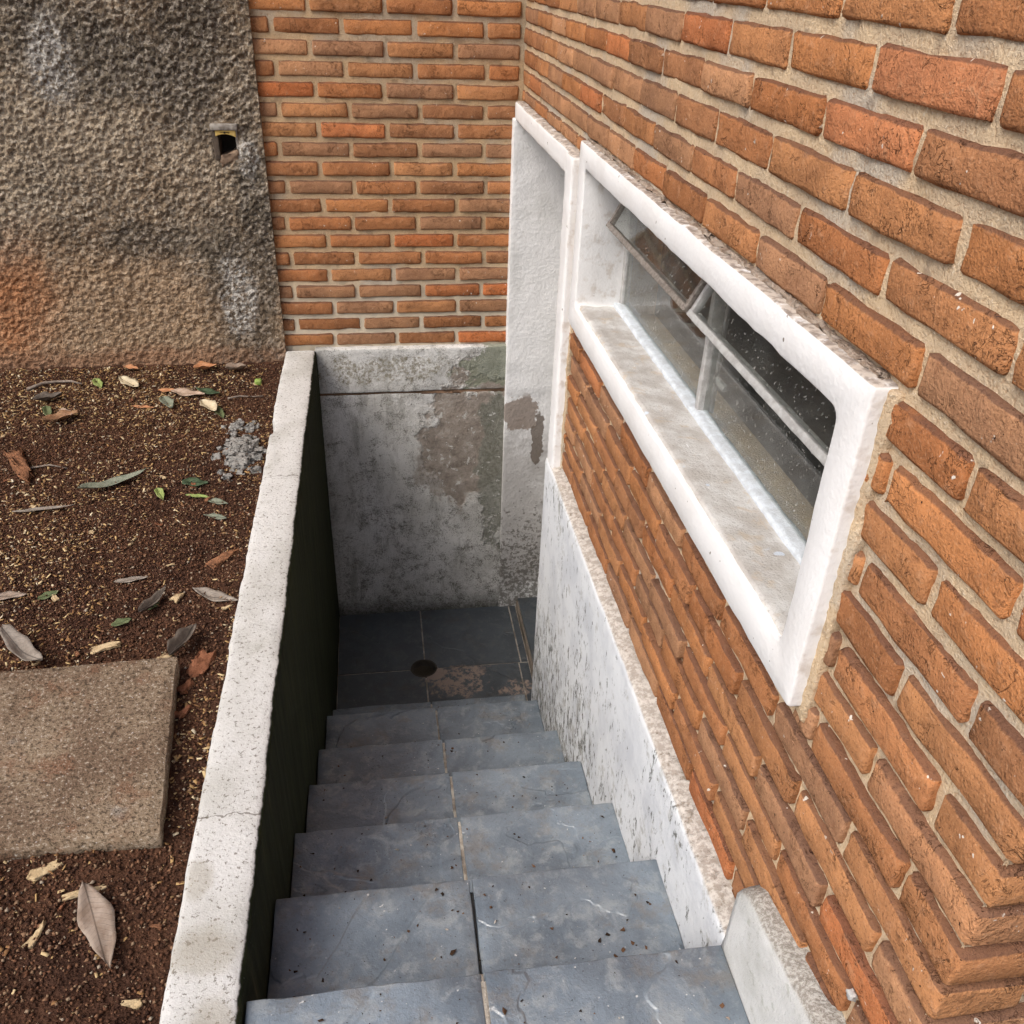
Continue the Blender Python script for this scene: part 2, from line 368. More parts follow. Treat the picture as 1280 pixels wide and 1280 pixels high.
def mat_slab():
    a = Mat('paving_concrete'); n = a.noise(5, 5, .62); f = a.noise(130, 4, .8); g = a.noise(60, 3, .6)
    c = a.mix(a.step(n, .38, .64), (.27, .20, .135), (.175, .118, .078))
    c = a.mix(a.M('MULTIPLY', a.step(a.noise(11, 4, .65), .52, .66), .6), c, (.21, .105, .06))
    c = a.mix(a.M('MULTIPLY', a.step(a.noise(9, 4, .65, .4), .60, .74), .55), c, (.26, .25, .235))
    c = a.mix(a.M('MULTIPLY', a.step(f, .53, .59), .9), c, (.065, .045, .03))
    c = a.mix(a.M('MULTIPLY', a.step(f, .43, .37), .9), c, (.46, .40, .32))
    c = a.mix(a.step(a.vor(70), .11, .08), c, (.48, .44, .40))
    a.bump(a.M('ADD', f, g), .9, .006); return a.fin(c, .95, .12)
def mat_kerb():
    a = Mat('kerb_plaster'); f = a.noise(190, 4, .75); n3 = a.sep(a.nrm()); n = a.noise(9, 5, .6)
    c = a.mix(a.step(n, .38, .66), (.66, .66, .65), (.54, .54, .52))
    c = a.mix(a.M('MULTIPLY', a.step(a.noise(34, 5, .7), .57, .68), .5), c, (.30, .31, .25))
    top = a.step(n3[2], .3, .6)
    c = a.mix(a.M('MULTIPLY', top, .85), c, a.mix(a.step(f, .40, .62), (.24, .21, .175), (.52, .50, .46)))
    a.bump(f, .8, .005); return a.fin(c, .9, .15)
def mat_roughcast():
    a = Mat('roughcast'); P = a.P(); p = a.sep(); f = a.noise(120, 4, .7); n = a.noise(2.6, 6, .62, .3); n2 = a.noise(11, 5, .65)
    g = a.vor(105, out=1); gs = a.sep(g)[0]; gr = a.noise(100, 3, .7)
    c = a.mix(a.step(n, .36, .64), (.22, .162, .108), (.35, .28, .20))
    c = a.mix(a.M('MULTIPLY', a.step(n2, .50, .68), .6), c, (.10, .078, .058))
    c = a.mix(a.M('MULTIPLY', a.step(gs, .45, .95), .75), c, (.46, .395, .31))
    c = a.mix(a.M('MULTIPLY', a.step(gr, .5, .36), .6), c, (.065, .048, .036))
    tan = a.blob((-1.42, 2.6, .30), (.55, .6, .28), .8, 5, .5)
    c = a.mix(a.M('MULTIPLY', tan, .7), c, a.mix(gs, (.23, .145, .082), (.44, .31, .20)))
    org = a.blob((-1.86, 2.6, .40), (.25, .6, .22), .8, 5, .6)
    c = a.mix(a.M('MULTIPLY', org, .75), c, a.mix(gs, (.25, .085, .03), (.44, .20, .09)))
    red = a.blob((-1.25, 2.6, .14), (1.0, .6, .075), .5, 9, .4)
    c = a.mix(a.M('MULTIPLY', red, .7), c, (.27, .145, .085))
    blk = a.mx(a.blob((-.98, 2.6, .42), (.13, .6, .26), 1.1, 7, .4), a.blob((-.90, 2.6, .62), (.05, .6, .5), 1., 8, .4),
               a.blob((-1.30, 2.6, 1.16), (.26, .6, .14), 1.3, 5, .6), a.blob((-1.28, 2.6, .60), (.17, .6, .06), 1.2, 7, .5), a.blob((-1.05, 2.6, 1.2), (.14, .6, .25), 1.2, 5, .6))
    c = a.mix(a.M('MULTIPLY', blk, .64), c, a.mix(a.step(gs, .55, .8), (.055, .050, .042), (.20, .18, .155)))
    wh = a.mx(a.blob((-.985, 2.6, .40), (.06, .6, .14), .9, 14, .3), a.blob((-1.45, 2.6, 1.14), (.06, .6, .12), .8, 11, .4), a.blob((-.90, 2.6, .86), (.035, .6, .06), .6, 16, .2))
    c = a.mix(a.M('MULTIPLY', a.M('MULTIPLY', wh, a.step(a.noise(80, 4, .7), .42, .58)), .8), c, (.52, .50, .46))
    a.bump(a.M('ADD', f, a.M('MULTIPLY', a.vor(150), 1.0)), .7, .005); return a.fin(c, .97, .08)
def mat_soil():
    a = Mat('soil'); f = a.noise(140, 5, .75); n = a.noise(4, 4, .6)
    c = a.mix(a.step(n, .35, .68), (.058, .029, .020), (.108, .052, .031))
    c = a.mix(a.M('MULTIPLY', a.step(f, .55, .68), .7), c, (.15, .078, .046))
    c = a.mix(a.M('MULTIPLY', a.step(f, .42, .3), .6), c, (.022, .013, .010))
    a.bump(a.M('ADD', f, a.M('MULTIPLY', a.vor(160), .8)), 1., .008); return a.fin(c, .97, .08)
def mat_crumb():
    a = Mat('soil_crumb'); i = a.island()
    c = a.ramp(i, [(0, (.034, .017, .012)), (.35, (.070, .034, .021)), (.62, (.130, .060, .034)), (.82, (.20, .105, .06)), (.95, (.27, .18, .11)), (1, (.36, .30, .23))])
    a.bump(a.noise(700, 2), .5, .002); return a.fin(c, .95, .1)
def mat_sawdust():
    a = Mat('sawdust'); i = a.island()
    c = a.ramp(i, [(0, (.20, .10, .045)), (.3, (.34, .20, .085)), (.6, (.46, .31, .14)), (.85, (.58, .44, .24)), (1, (.66, .58, .43))])
    return a.fin(c, .9, .15)
def mat_simple(name, c1, c2, sc=40, ro=.8, spec=.25, bs=.5, bd=.003):
    a = Mat(name); v = a.obj(True); n = a.noise(sc, 5, .65, .2, v); f = a.noise(sc * 6, 3, .7, 0, v)
    c = a.mix(a.step(n, .36, .64), c1, c2); c = a.mix(a.M('MULTIPLY', a.step(f, .58, .7), .4), c, tuple(q * .45 for q in c1))
    a.bump(a.M('ADD', n, f), bs, bd); return a.fin(c, ro, spec)
def mat_leaf(name, c1, c2):
    a = Mat(name); v = a.obj(); p = a.sep(v); n = a.noise(45, 5, .65, 0, v)
    c = a.mix(a.step(n, .36, .64), c1, c2)
    rib = a.step(a.M('ABSOLUTE', p[1]), .0016, .0005)
    vein = a.M('SUBTRACT', a.M('FRACT', a.M('MULTIPLY', a.M('SUBTRACT', p[0], a.M('MULTIPLY', a.M('ABSOLUTE', p[1]), .9)), 95)), .5)
    vm = a.step(a.M('ABSOLUTE', vein), .09, .02)
    c = a.mix(a.M('MULTIPLY', vm, .22), c, tuple(q * .5 for q in c1))
    c = a.mix(a.M('MULTIPLY', rib, .75), c, tuple(q * .38 for q in c1))
    a.bump(a.M('ADD', n, a.M('MULTIPLY', vm, .4)), .5, .002); return a.fin(c, .7, .3)
def mat_glass():
    a = Mat('window_glass'); t = a.t
    tr = a.N('ShaderNodeBsdfTransparent'); tr.inputs[0].default_value = (.90, .92, .91, 1)
    gl = a.N('ShaderNodeBsdfGlossy'); gl.inputs['Roughness'].default_value = .02
    dt = a.N('ShaderNodeVectorMath', operation='DOT_PRODUCT'); a.P(); a.S(dt.inputs[0], a.pos.outputs['Incoming']); a.S(dt.inputs[1], a.nrm())
    frs = a.M('ADD', .04, a.M('MULTIPLY', a.M('POWER', a.M('SUBTRACT', 1., a.M('ABSOLUTE', dt.outputs['Value'])), 5.), .96))
    m1 = a.N('ShaderNodeMixShader'); t.links.new(frs, m1.inputs[0]); t.links.new(tr.outputs[0], m1.inputs[1]); t.links.new(gl.outputs[0], m1.inputs[2])
    df = a.N('ShaderNodeBsdfDiffuse'); df.inputs[0].default_value = (.42, .41, .38, 1)
    film = a.M('ADD', .045, a.M('MULTIPLY', a.step(a.noise(6, 5, .7), .45, .75), .10))
    dust = a.M('ADD', film, a.M('MULTIPLY', a.step(a.noise(170, 2, .5), .665, .70), .6))
    m2 = a.N('ShaderNodeMixShader'); t.links.new(dust, m2.inputs[0]); t.links.new(m1.outputs[0], m2.inputs[1]); t.links.new(df.outputs[0], m2.inputs[2])
    t.links.new(m2.outputs[0], a.o.inputs[0]); t.nodes.remove(a.b); return a.m
BRICK = mat_brick(); MORTAR = mat_mortar(); PAINT = mat_paint(); SILL = mat_sill(); DAMP_SHADED = mat_base_plaster(); JAMB = mat_jamb()
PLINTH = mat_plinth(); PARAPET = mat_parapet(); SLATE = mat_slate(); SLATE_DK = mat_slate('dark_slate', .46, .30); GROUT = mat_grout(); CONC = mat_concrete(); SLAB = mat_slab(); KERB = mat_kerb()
ROUGH = mat_roughcast(); SOIL = mat_soil(); CRUMB = mat_crumb(); SAWDUST = mat_sawdust(); GLASS = mat_glass()
ROOM = mat_concrete('room_plaster', (.32, .30, .28)); BROWN = mat_concrete('brown_cement', (.27, .17, .11))
METAL = mat_simple('painted_steel', (.50, .50, .49), (.38, .37, .36), 60, .5, .4)
RUST = mat_simple('weathered_steel', (.30, .27, .24), (.17, .14, .12), 120, .6, .4)
PUTTY = mat_simple('blue_white_putty', (.62, .67, .72), (.50, .53, .56), 50, .7, .3)
DOORP = mat_simple('door_paint', (.28, .27, .25), (.22, .21, .20), 12, .5, .4)

# ------------------------------------------------------------------ ground sheet and soil bed
YB = 2.62; YC = -.14
def ground_h(x, y):
    x = np.asarray(x, float); y = np.asarray(y, float)
    h = .136 + .007 * fbm(x, y, 3.1, 3, 3) + .006 * fbm(x, y, 22, 3, 9) + .004 * fbm(x, y, 90, 2, 21)
    return h - .012 * np.clip((x + 1.35) / -.5, 0, 1) * 0 + .02 * np.clip((y - 2.45) / .15, 0, 1)
def quads(R, z):
    V = []; F = []
    for x0, y0, x1, y1 in R:
        b = len(V); V += [(x0, y0, z), (x1, y0, z), (x1, y1, z), (x0, y1, z)]; F.append([b, b + 1, b + 2, b + 3])
    return V, F
V, F = quads([(-150, -150, -.84, 150), (-.84, -150, 150, -1.4), (-.84, 2.9, 150, 150), (3.2, -1.4, 150, 2.9)], .08)
link('ground', mesh('ground', V, F), SOIL, kind='structure')
U = np.concatenate([np.linspace(-4, -2.05, 40), np.arange(-2.04, -.842, .008), [-.842]])
W = np.concatenate([np.linspace(-1.6, -.1, 40), np.arange(-.08, 2.6, .008), [2.605]])
P, Fq, _ = grid(U, W, lambda u, v: (u, v, ground_h(u, v)))
link('soil', mesh('soil', P, Fq), SOIL, kind='structure')
link('buried_earth', mesh('buried_earth', *quads([(-.9, -1.5, 3.3, 3.0)], -1.25)), SOIL, kind='structure')

# ------------------------------------------------------------------ staircase
XL, XR = -.737, -.0305
NY = [.190, .471, .752, 1.034, 1.315, 1.622, 1.848]; NZ = [.175, .001, -.173, -.347, -.520, -.690, -.880]
ZF = -1.044; XM = [-.398, -.385, -.380, -.375, -.374, -.375, -.379]
stair = empty('staircase', (-.38, .9, ZF), 'narrow flight of grey slate steps going down beside the brick house', 'stairs')
for i in range(7):
    y0 = NY[i - 1] if i else -1.4; y1 = NY[i]; zt = NZ[i]
    core = put(link('step', mesh('step', *rbox((XL + .001, y0 - .014, -1.2 - .002 * i), (XR - .001, y1 - .014, zt - .019), .002)), CONC), stair)
    rows = [(y0 - .008, y1)] if i else [(-.26, y1), (-.72, -.265), (-1.2, -.725)]
    for (ya, yb) in rows:
        for k, (xa, xb) in enumerate([(XL + .003, XM[i] - .003), (XM[i] + .003, XR)]):
            V, F = rbox((xa, ya, zt - .018), (xb, yb, zt), .0025, (14, 10, 1), .0004, 50 + i * 3 + k, .0006)
            cx, cy = (xa + xb) / 2, (ya + yb) / 2
            V = V - np.array([cx, cy, zt]); 
            # cleft edge: nosing not quite straight
            e = V[:, 1] > (yb - ya) / 2 - .004
            V[e, 1] += .0022 * fbm(V[e, 0] + i, V[e, 0] * 0 + k, 26, 2, 4)
            V[:, 2] += .0012 * fbm(V[:, 0] + 3 * i, V[:, 1] + k, 7, 2, 8)
            o = link('tread_slab', mesh('tread_slab', V, F), SLATE); o.location = (cx, cy, zt); o.parent = core
    ga, gb = (y0 + .01, y1 - .012) if i else (-1.2, y1 - .012)
    if i == 1: gb = y0 + .10
    link('grout', mesh('grout', *rbox((XM[i] - .004, ga, zt - .02), (XM[i] + .004, gb, zt - .0015), .001, (1, 20, 1), .0005, i)), GROUT, core)
# ------------------------------------------------------------------ lower landing with drain
DX, DY, DR = -.387, 2.213, .051
land = link('landing_floor', mesh('landing_floor', *rbox((XL + .001, 1.836, -1.2), (.6, 2.66, -1.10), .002)), CONC, kind='structure')
def tile(x0, y0, x1, y1, z, th=.02, hole=True):
    pts = [(x0, y0), (x1, y0), (x1, y1), (x0, y1)]; out = []
    for q, (px, py) in enumerate(pts):
        if hole and math.hypot(px - DX, py - DY) < DR:
            cx_, cy_ = (x0 + x1) / 2, (y0 + y1) / 2
            sx = 1 if cx_ > px else -1; sy = 1 if cy_ > py else -1
            ax_ = (DX + sx * math.sqrt(DR ** 2 - (py - DY) ** 2), py); ay_ = (px, DY + sy * math.sqrt(DR ** 2 - (px - DX) ** 2))
            a0 = math.atan2(ax_[1] - DY, ax_[0] - DX); a1 = math.atan2(ay_[1] - DY, ay_[0] - DX)
            d = (a1 - a0 + math.pi) % (2 * math.pi) - math.pi
            arc = [(DX + DR * math.cos(a0 + d * t / 8), DY + DR * math.sin(a0 + d * t / 8)) for t in range(9)]
            # keep winding: arrive along the edge that precedes this corner
            prev = out[-1] if out else pts[q - 1]
            if abs(prev[1] - arc[0][1]) > 1e-6: arc = arc[::-1]
            out += arc
        else: out.append((px, py))
    n = len(out); V = [(x, y, 0) for x, y in out] + [(x, y, -th) for x, y in out]
    F = [list(range(n)), list(range(2 * n - 1, n - 1, -1))] + [[(k + 1) % n, k, n + k, n + (k + 1) % n] for k in range(n)]
    cx_, cy_ = (x0 + x1) / 2, (y0 + y1) / 2
    V = [(x - cx_, y - cy_, zz) for x, y, zz in V]
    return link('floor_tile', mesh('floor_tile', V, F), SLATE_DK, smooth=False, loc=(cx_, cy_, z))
g = .003
for q, a in enumerate([(XL + .003, 1.836, -.381 - g, 2.208 - g), (-.381 + g, 1.836, .004, 2.208 - g), (XL + .003, 2.208 + g, -.381 - g, 2.592), (-.381 + g, 2.208 + g, .014, 2.592)]):
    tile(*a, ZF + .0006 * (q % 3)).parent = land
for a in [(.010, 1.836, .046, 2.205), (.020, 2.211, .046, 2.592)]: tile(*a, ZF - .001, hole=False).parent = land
fill = Acc()
for a, b in [((XL, 1.84, -1.11), (DX - DR - .004, 2.595, ZF - .0025)), ((DX + DR + .004, 1.84, -1.112), (.05, 2.595, ZF - .003)),
             ((DX - DR - .004, 1.84, -1.111), (DX + DR + .004, DY - DR - .003, ZF - .0028)), ((DX - DR - .004, DY + DR + .003, -1.113), (DX + DR + .004, 2.595, ZF - .0032))]:
    fill.add(rbox(a, b, .001))
link('grout', fill.mesh('grout'), GROUT, land)
drain = empty('floor_drain', (DX, DY, ZF - .06), 'round open floor drain in the slate landing at the stair foot', 'drain')
n = 32; V = []; F = []
for r_, z_ in [(DR + .006, -.002), (DR - .001, 0.004), (DR - .004, -.002), (DR - .005, -.05)]:
    V += [(r_ * math.cos(t * 2 * math.pi / n), r_ * math.sin(t * 2 * math.pi / n), .06 + z_) for t in range(n)]
for k in range(3):
    for t in range(n): F.append([k * n + t, k * n + (t + 1) % n, (k + 1) * n + (t + 1) % n, (k + 1) * n + t])
o = link('pipe', mesh('pipe', V, F), mat_concrete('drain_pipe', (.10, .085, .07)), drain)
V = [(0, 0, .022)]; F = []
for k in range(1, 5):
    for t in range(n):
        rr = (DR + .001) * k / 4; V.append((rr * math.cos(t * 2 * math.pi / n), rr * math.sin(t * 2 * math.pi / n), .022 + random.uniform(-.004, .004) + .012 * (k / 4) ** 2))
for t in range(n): F.append([0, 1 + t, 1 + (t + 1) % n])
for k in range(3):
    for t in range(n): F.append([1 + k * n + t, 1 + (k + 1) * n + t, 1 + (k + 1) * n + (t + 1) % n, 1 + k * n + (t + 1) % n])
link('silt', mesh('silt', V, F), mat_concrete('wet_silt', (.085, .07, .05)), drain)

# ------------------------------------------------------------------ parapet (retaining wall left of the stairs)
ys = np.arange(-1.4, 2.606, .012)
prof = [(-.848, -1.2), (-.848, .0), (-.848, .17), (-.8475, .188), (-.844, .1955), (-.836, .198), (-.815, .199), (-.79, .199), (-.765, .199), (-.747, .198), (-.740, .1955), (-.737, .188), (-.737, .15), (-.737, -.1), (-.737, -.5), (-.737, -1.2)]
pr = np.array(prof); k = np.arange(len(pr))
P, Fq, (uu, vv) = grid(ys, k.astype(float), lambda u, v: (pr[v.astype(int), 0], u, pr[v.astype(int), 1]))
Y = P[:, 1]; s_ = P[:, 0] + P[:, 2]
P[:, 0] += .0035 * fbm(Y, s_ * 3, 9, 3, 31) + .0018 * fbm(Y, s_ * 9, 45, 2, 33) * (P[:, 2] > .1)
P[:, 2] += (.0022 * fbm(Y, P[:, 0] * 3, 7, 3, 35) + .0012 * fbm(Y, P[:, 0] * 4, 60, 2, 37)) * (P[:, 2] > .1)
chip = (np.abs(Y - 1.98) < .05) & (P[:, 0] < -.83) & (P[:, 2] > .1); P[chip, 0] += .010
nv = len(pr); last = len(P) - nv
Fl = [list(map(int, f)) for f in Fq] + [list(range(nv))[::-1], list(range(last, last + nv))]
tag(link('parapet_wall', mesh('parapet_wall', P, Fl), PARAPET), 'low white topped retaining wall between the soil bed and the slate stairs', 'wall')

# ------------------------------------------------------------------ bricks
PAL = [(.42, .185, .080), (.45, .205, .088), (.385, .165, .070), (.48, .225, .098), (.355, .165, .078), (.47, .245, .125), (.43, .175, .070), (.39, .205, .108), (.37, .195, .105), (.50, .215, .085)]
ORANGE = [(.52, .19, .075), (.50, .20, .085), (.47, .17, .07)]
def colour(p_or=.045, shade=.97):
    c = random.choice(ORANGE) if random.random() < p_or else random.choice(PAL)
    f = random.uniform(.88, 1.12) * shade; return (c[0] * f, c[1] * f, c[2] * f, 1)
def in_view(p, mrg=30):
    v = RM.T @ (np.array(p) - CAM)
    if v[1] < .05: return False
    return -mrg < 640 + FPX * v[0] / v[1] < 1280 + mrg and -mrg < 640 - FPX * v[2] / v[1] < 1280 + mrg
def brick(a, b, front, parent, extra, seed, col=None, corners=True, r=.0055):
    """brick between a and b; front = (axis) the face in view"""
    n = [1, 1, 1]; L = [b[k] - a[k] for k in range(3)]
    for k in range(2):
        if k != front: n[k] = max(2, int(L[k] / .035))
    n[2] = 2
    V, F = rbox(a, b, r, n, .0009, seed, .0008)
    c = (np.array(a) + np.array(b)) / 2
    ends = [c, (a[0], a[1], c[2]), (a[0], b[1], c[2])] if front == 0 else [c, (a[0], a[1], c[2]), (b[0], a[1], c[2])]
    if any(in_view(e) for e in ends):
        o = link('brick', mesh('brick', V - c, F), BRICK); o.location = c; o.parent = parent; o.color = col or colour()
        return 1
    extra.add((V, F)); return 0

# ------------------------------------------------------------------ the brick house on the right
house = empty('brick_house', (0, 1.2, ZF), 'orange brick house side with white framed window and door above the stairwell', 'house')
WIN = (.252, 1.560, .700, 1.04); DOOR = (1.73, 2.60, -1.2, .992); TOPZ = 2.7
Uy = np.concatenate([[-.131], np.arange(-.12, .25, .010), [.23], np.arange(.24, 1.56, .010), [1.575], np.arange(1.585, 1.74, .010), np.arange(1.75, 2.6, .012), [2.619]])
Uy = np.unique(np.round(Uy, 4))
Uz = np.unique(np.round(np.concatenate([[-1.2, -.6, 0, .1], np.arange(.15, 1.75, .010), np.linspace(1.8, TOPZ, 20)]), 4))
P, Fq, _ = grid(Uy, Uz, lambda u, v: (.0062 + .0042 * np.clip((1.0 - v) / .25, 0, 1) + .0024 * fbm(u, v, 24, 3, 41) + .0016 * fbm(u, v, 110, 2, 43), u, v))
cy_ = P[Fq][:, :, 1].mean(1); cz_ = P[Fq][:, :, 2].mean(1)
inwin = (cy_ > .225) & (cy_ < 1.572) & (cz_ > .68) & (cz_ < 1.066); indoor = (cy_ > 1.70) & (cy_ < 2.60) & (cz_ < 1.02)
Fq = Fq[~(inwin | indoor)][:, ::-1]
acc = Acc(); acc.add((P, [list(map(int, f)) for f in Fq]))
# end face of the house (towards -y) and solid wall behind the mortar skin
P2, F2, _ = grid(np.arange(.0, 1.6, .012), Uz, lambda u, v: (u + .0075, YC + .0065 + .0042 * np.clip((1.0 - v) / .25, 0, 1) + .002 * fbm(u, v, 24, 3, 45), v))
acc.add((P2, [list(map(int, f)) for f in F2]))
acc.add(rbox((.0118, YC + .0122, -1.2), (.08, .02, TOPZ - .01), .003)); acc.add(rbox((.0075, YC + .008, .98), (.0785, .018, TOPZ - .012), .003))
T = .21
for a, b in [((.03, -.125, -1.2), (T, .215, TOPZ)), ((.03, .215, -1.2), (T, 1.60, .67)), ((.03, .215, 1.075), (T, 1.60, TOPZ)), ((.03, 1.60, -1.2), (T, 1.70, TOPZ)),
             ((.03, 1.70, 1.03), (T, 2.605, TOPZ)), ((T, -.125, -1.2), (3.0, .0, TOPZ))]:
    acc.add(rbox(a, b, .001))
wall = put(link('wall', acc.mesh('wall'), MORTAR), house)
wall.matrix_parent_inverse = Matrix.Translation(-Vector(house.location))
extra = Acc(); nb = 0; sd_ = 100
BED0 = 1.388; PZ = .0594; JH = .0165
OR_AT = {(2, .27): 1, (1, .27): 1}
row = 0
zrow = []
z = BED0 + PZ * 22
while z > .13: zrow.append(z); z -= PZ
for zt in zrow:
    kidx = int(round((BED0 - zt) / PZ)); A = kidx % 2 == 0       # A rows: joints at -.041 + n*.2095
    j0 = -.041 if A else .057
    JH = .0165 if zt > 1.0 else .0120 if zt < .88 else .0140
    ztop = zt - JH / 2 + random.uniform(-.0012, .0012); zbot = zt - PZ + JH / 2 + random.uniform(-.0012, .0012)
    js = [YC - .0] + [j0 + .2095 * q + random.uniform(-.008, .008) * (q > 1) for q in range(14)]
    js = [q for q in js if q < 2.60] + [2.612]
    if js[-1] - js[-2] < .04: js.pop(-2)
    if zbot > 1.75 and row >= 0: pass
    for q in range(len(js) - 1):
        ya, yb = js[q] + (.0065 if q else 0), js[q + 1] - .0065
        if q == 0: yb = js[1] - .0055
        # cut the bricks at the openings
        segs = [(ya, yb)]
        def cut(segs, c0, c1):
            out = []
            for s0, s1 in segs:
                if s1 <= c0 or s0 >= c1: out.append((s0, s1)); continue
                if s0 < c0: out.append((s0, c0))
                if s1 > c1: out.append((c1, s1))
            return out
        if ztop > .668 and zbot < 1.079:
            if ztop - 1.079 < .018 or zbot > .65: segs = cut(segs, .222, 1.578)
        if ztop < 1.06: segs = cut(segs, 1.665, 2.7)
        for s0, s1 in segs:
            if s1 - s0 < .014: continue
            za, zb = zbot, ztop
            if zb > 1.079 > za and s0 < 1.578 and s1 > .222: za = 1.083
            if za < .668 < zb and s0 < 1.578 and s1 > .222: zb = .664
            if za < 1.050 < zb and s1 > 1.665: za = 1.051
            if za < .185: za = .175
            if zb - za < .012: continue
            sd_ += 1
            fx = random.gauss(0, .0014)
            depth = .05
            if q == 0 and s0 <= YC + .001:     # corner brick shows on both faces
                depth = .205 if A else .098
                s0 = YC + random.uniform(-.002, .002)
            col = None
            yc_ = (s0 + s1) / 2
            if abs(zt - BED0) < .01 and .17 < yc_ < .36: col = (.52, .215, .10, 1)
            if abs(zt - (BED0 - PZ)) < .01 and .27 < yc_ < .46: col = (.50, .20, .09, 1)
            if abs(zt - .73) < .02 and s0 < -.1: col = (.53, .26, .125, 1)
            nb += brick((fx, s0, za), (depth, s1, zb), 0, wall, extra, sd_, col)
    # end-face bricks beyond the corner brick
    x = (.205 if A else .098) + .011
    while x < 1.5:
        sd_ += 1; nb += brick((x, YC + random.gauss(0, .0014), zbot), (min(x + .199, 1.59), YC + .05, ztop), 1, wall, extra, sd_); x += .2095
    row += 1
print('house bricks', nb)
o = link('upper_brickwork', extra.mesh('upper_brickwork'), BRICK, wall, kind='stuff'); o.color = (.40, .19, .095, 1)

# room behind the wall, so that the window looks into a dark interior
acc = Acc()
for a, b in [((T + .001, 2.61, -1.2), (3, 2.75, TOPZ)), ((3, -.12, -1.2), (3.12, 2.75, TOPZ)), ((.04, -.12, TOPZ + .002), (3.12, 2.75, TOPZ + .12)), ((.62, .0, -1.3), (3, 2.62, -1.0)), ((T + .002, .0, -1.3), (.62, 1.66, -1.002))]:
    acc.add(rbox(a, b, .001))
put(link('interior_room', acc.mesh('interior_room'), ROOM), house)

# unseen cover over the house, overhang added to darken the stair pit
a = Acc(); a.add(rbox((-.50, -.50, TOPZ + .125), (3.5, 3.2, TOPZ + .20), .006)); a.add(rbox((-.53, -.53, TOPZ + .10), (-.50, 3.22, TOPZ + .24), .004)); a.add(rbox((-.50, -.531, TOPZ + .101), (3.5, -.501, TOPZ + .241), .004))
put(link('shade_roof', a.mesh('shade_roof'), mat_concrete('shade_eaves', (.34, .27, .20))), house)
# window surround
def rrect(y0, y1, z0, z1, r, nh=44, nvv=14, na=4):
    pts = []
    def arc(cy, cz, a0):
        return [(cy + r * math.cos(a0 + math.pi / 2 * t / na), cz + r * math.sin(a0 + math.pi / 2 * t / na)) for t in range(na + 1)]
    c = [arc(y1 - r, z1 - r, 0), arc(y0 + r, z1 - r, math.pi / 2), arc(y0 + r, z0 + r, math.pi), arc(y1 - r, z0 + r, 1.5 * math.pi)]
    for i in range(4):
        pts += c[i]; a = c[i][-1]; b = c[(i + 1) % 4][0]; n = nh if i % 2 == 0 else nvv
        pts += [(a[0] + (b[0] - a[0]) * t / n, a[1] + (b[1] - a[1]) * t / n) for t in range(1, n)]
    return pts
IN = (.254, 1.533, .716, 1.040); OUT = (.2, 1.597, .655, 1.092)
prof = [(1.0, .02, .006), (1.0, -.0165, .006), (.985, -.0192, .007), (.95, -.0205, .008), (.5, -.0208, .012), (.06, -.0205, .016), (.015, -.0192, .017), (0, -.0165, .016), (0, .03, .014), (.25, .118, .012)]
V = []; F = []
for t, x, r in prof:
    R4 = [IN[k] + (OUT[k] - IN[k]) * t for k in range(4)]
    V += [(x, y, z) for y, z in rrect(*R4, r)]
m_ = len(V) // len(prof); V = np.array(V)
nzz = fbm(V[:, 1], V[:, 2] * 1.3 + V[:, 0] * 4, 16, 3, 51)
V[:, 0] += .0011 * nzz; V[:, 1] += .0014 * fbm(V[:, 1] + 5, V[:, 2], 20, 3, 53); V[:, 2] += .0022 * fbm(V[:, 1], V[:, 2] + 7, 22, 3, 55)
for k in range(len(prof) - 1):
    for t in range(m_): F.append([k * m_ + t, (k + 1) * m_ + t, (k + 1) * m_ + (t + 1) % m_, k * m_ + (t + 1) % m_])
o = put(link('window_surround', mesh('window_surround', V, F), PAINT), house)
a = Acc()
for (y0_, y1_, z0_, z1_) in [(.186, .206, .645, 1.088), (1.592, 1.612, .645, 1.088)]:
    V, F = rbox((-.0035, y0_, z0_), (.022, y1_, z1_), .004, (3, 3, 50), .0008, 17, .001); V[:, 1] += .004 * fbm(V[:, 2], V[:, 0], 22, 3, 64); a.add((V, F))
V, F = rbox((-.003, .19, .640), (.0215, 1.61, .660), .004, (3, 130, 3), .0008, 18, .001); V[:, 2] += .004 * fbm(V[:, 1], V[:, 0], 22, 3, 65); a.add((V, F))
link('mortar_fillet', a.mesh('mortar_fillet'), MORTAR, o)
# crumbled mortar bedding along the top of the surround
V, F = rbox((-.006, .216, 1.086), (.02, 1.588, 1.0955), .004, (4, 150, 2), .0017, 7, .0012)
V[:, 0] += .004 * fbm(V[:, 1], V[:, 2], 40, 3, 61); V[:, 2] += .0035 * fbm(V[:, 1], V[:, 0] * 4, 30, 3, 62)
link('mortar_bedding', mesh('mortar_bedding', V, F), mat_simple('old_mortar', (.30, .22, .165), (.48, .40, .33), 40, .95, .1, 1, .006), o)
V, F = rbox((-.012, .250, .69), (.118, 1.546, .7215), .006, (10, 60, 1), .0004, 9)
V[:, 2] -= np.where(V[:, 2] > .7, (V[:, 0] + .012) * .09, 0); V[:, 2] += .0012 * fbm(V[:, 1], V[:, 0], 18, 3, 63)
put(link('sill', mesh('sill', V, F), SILL), house)

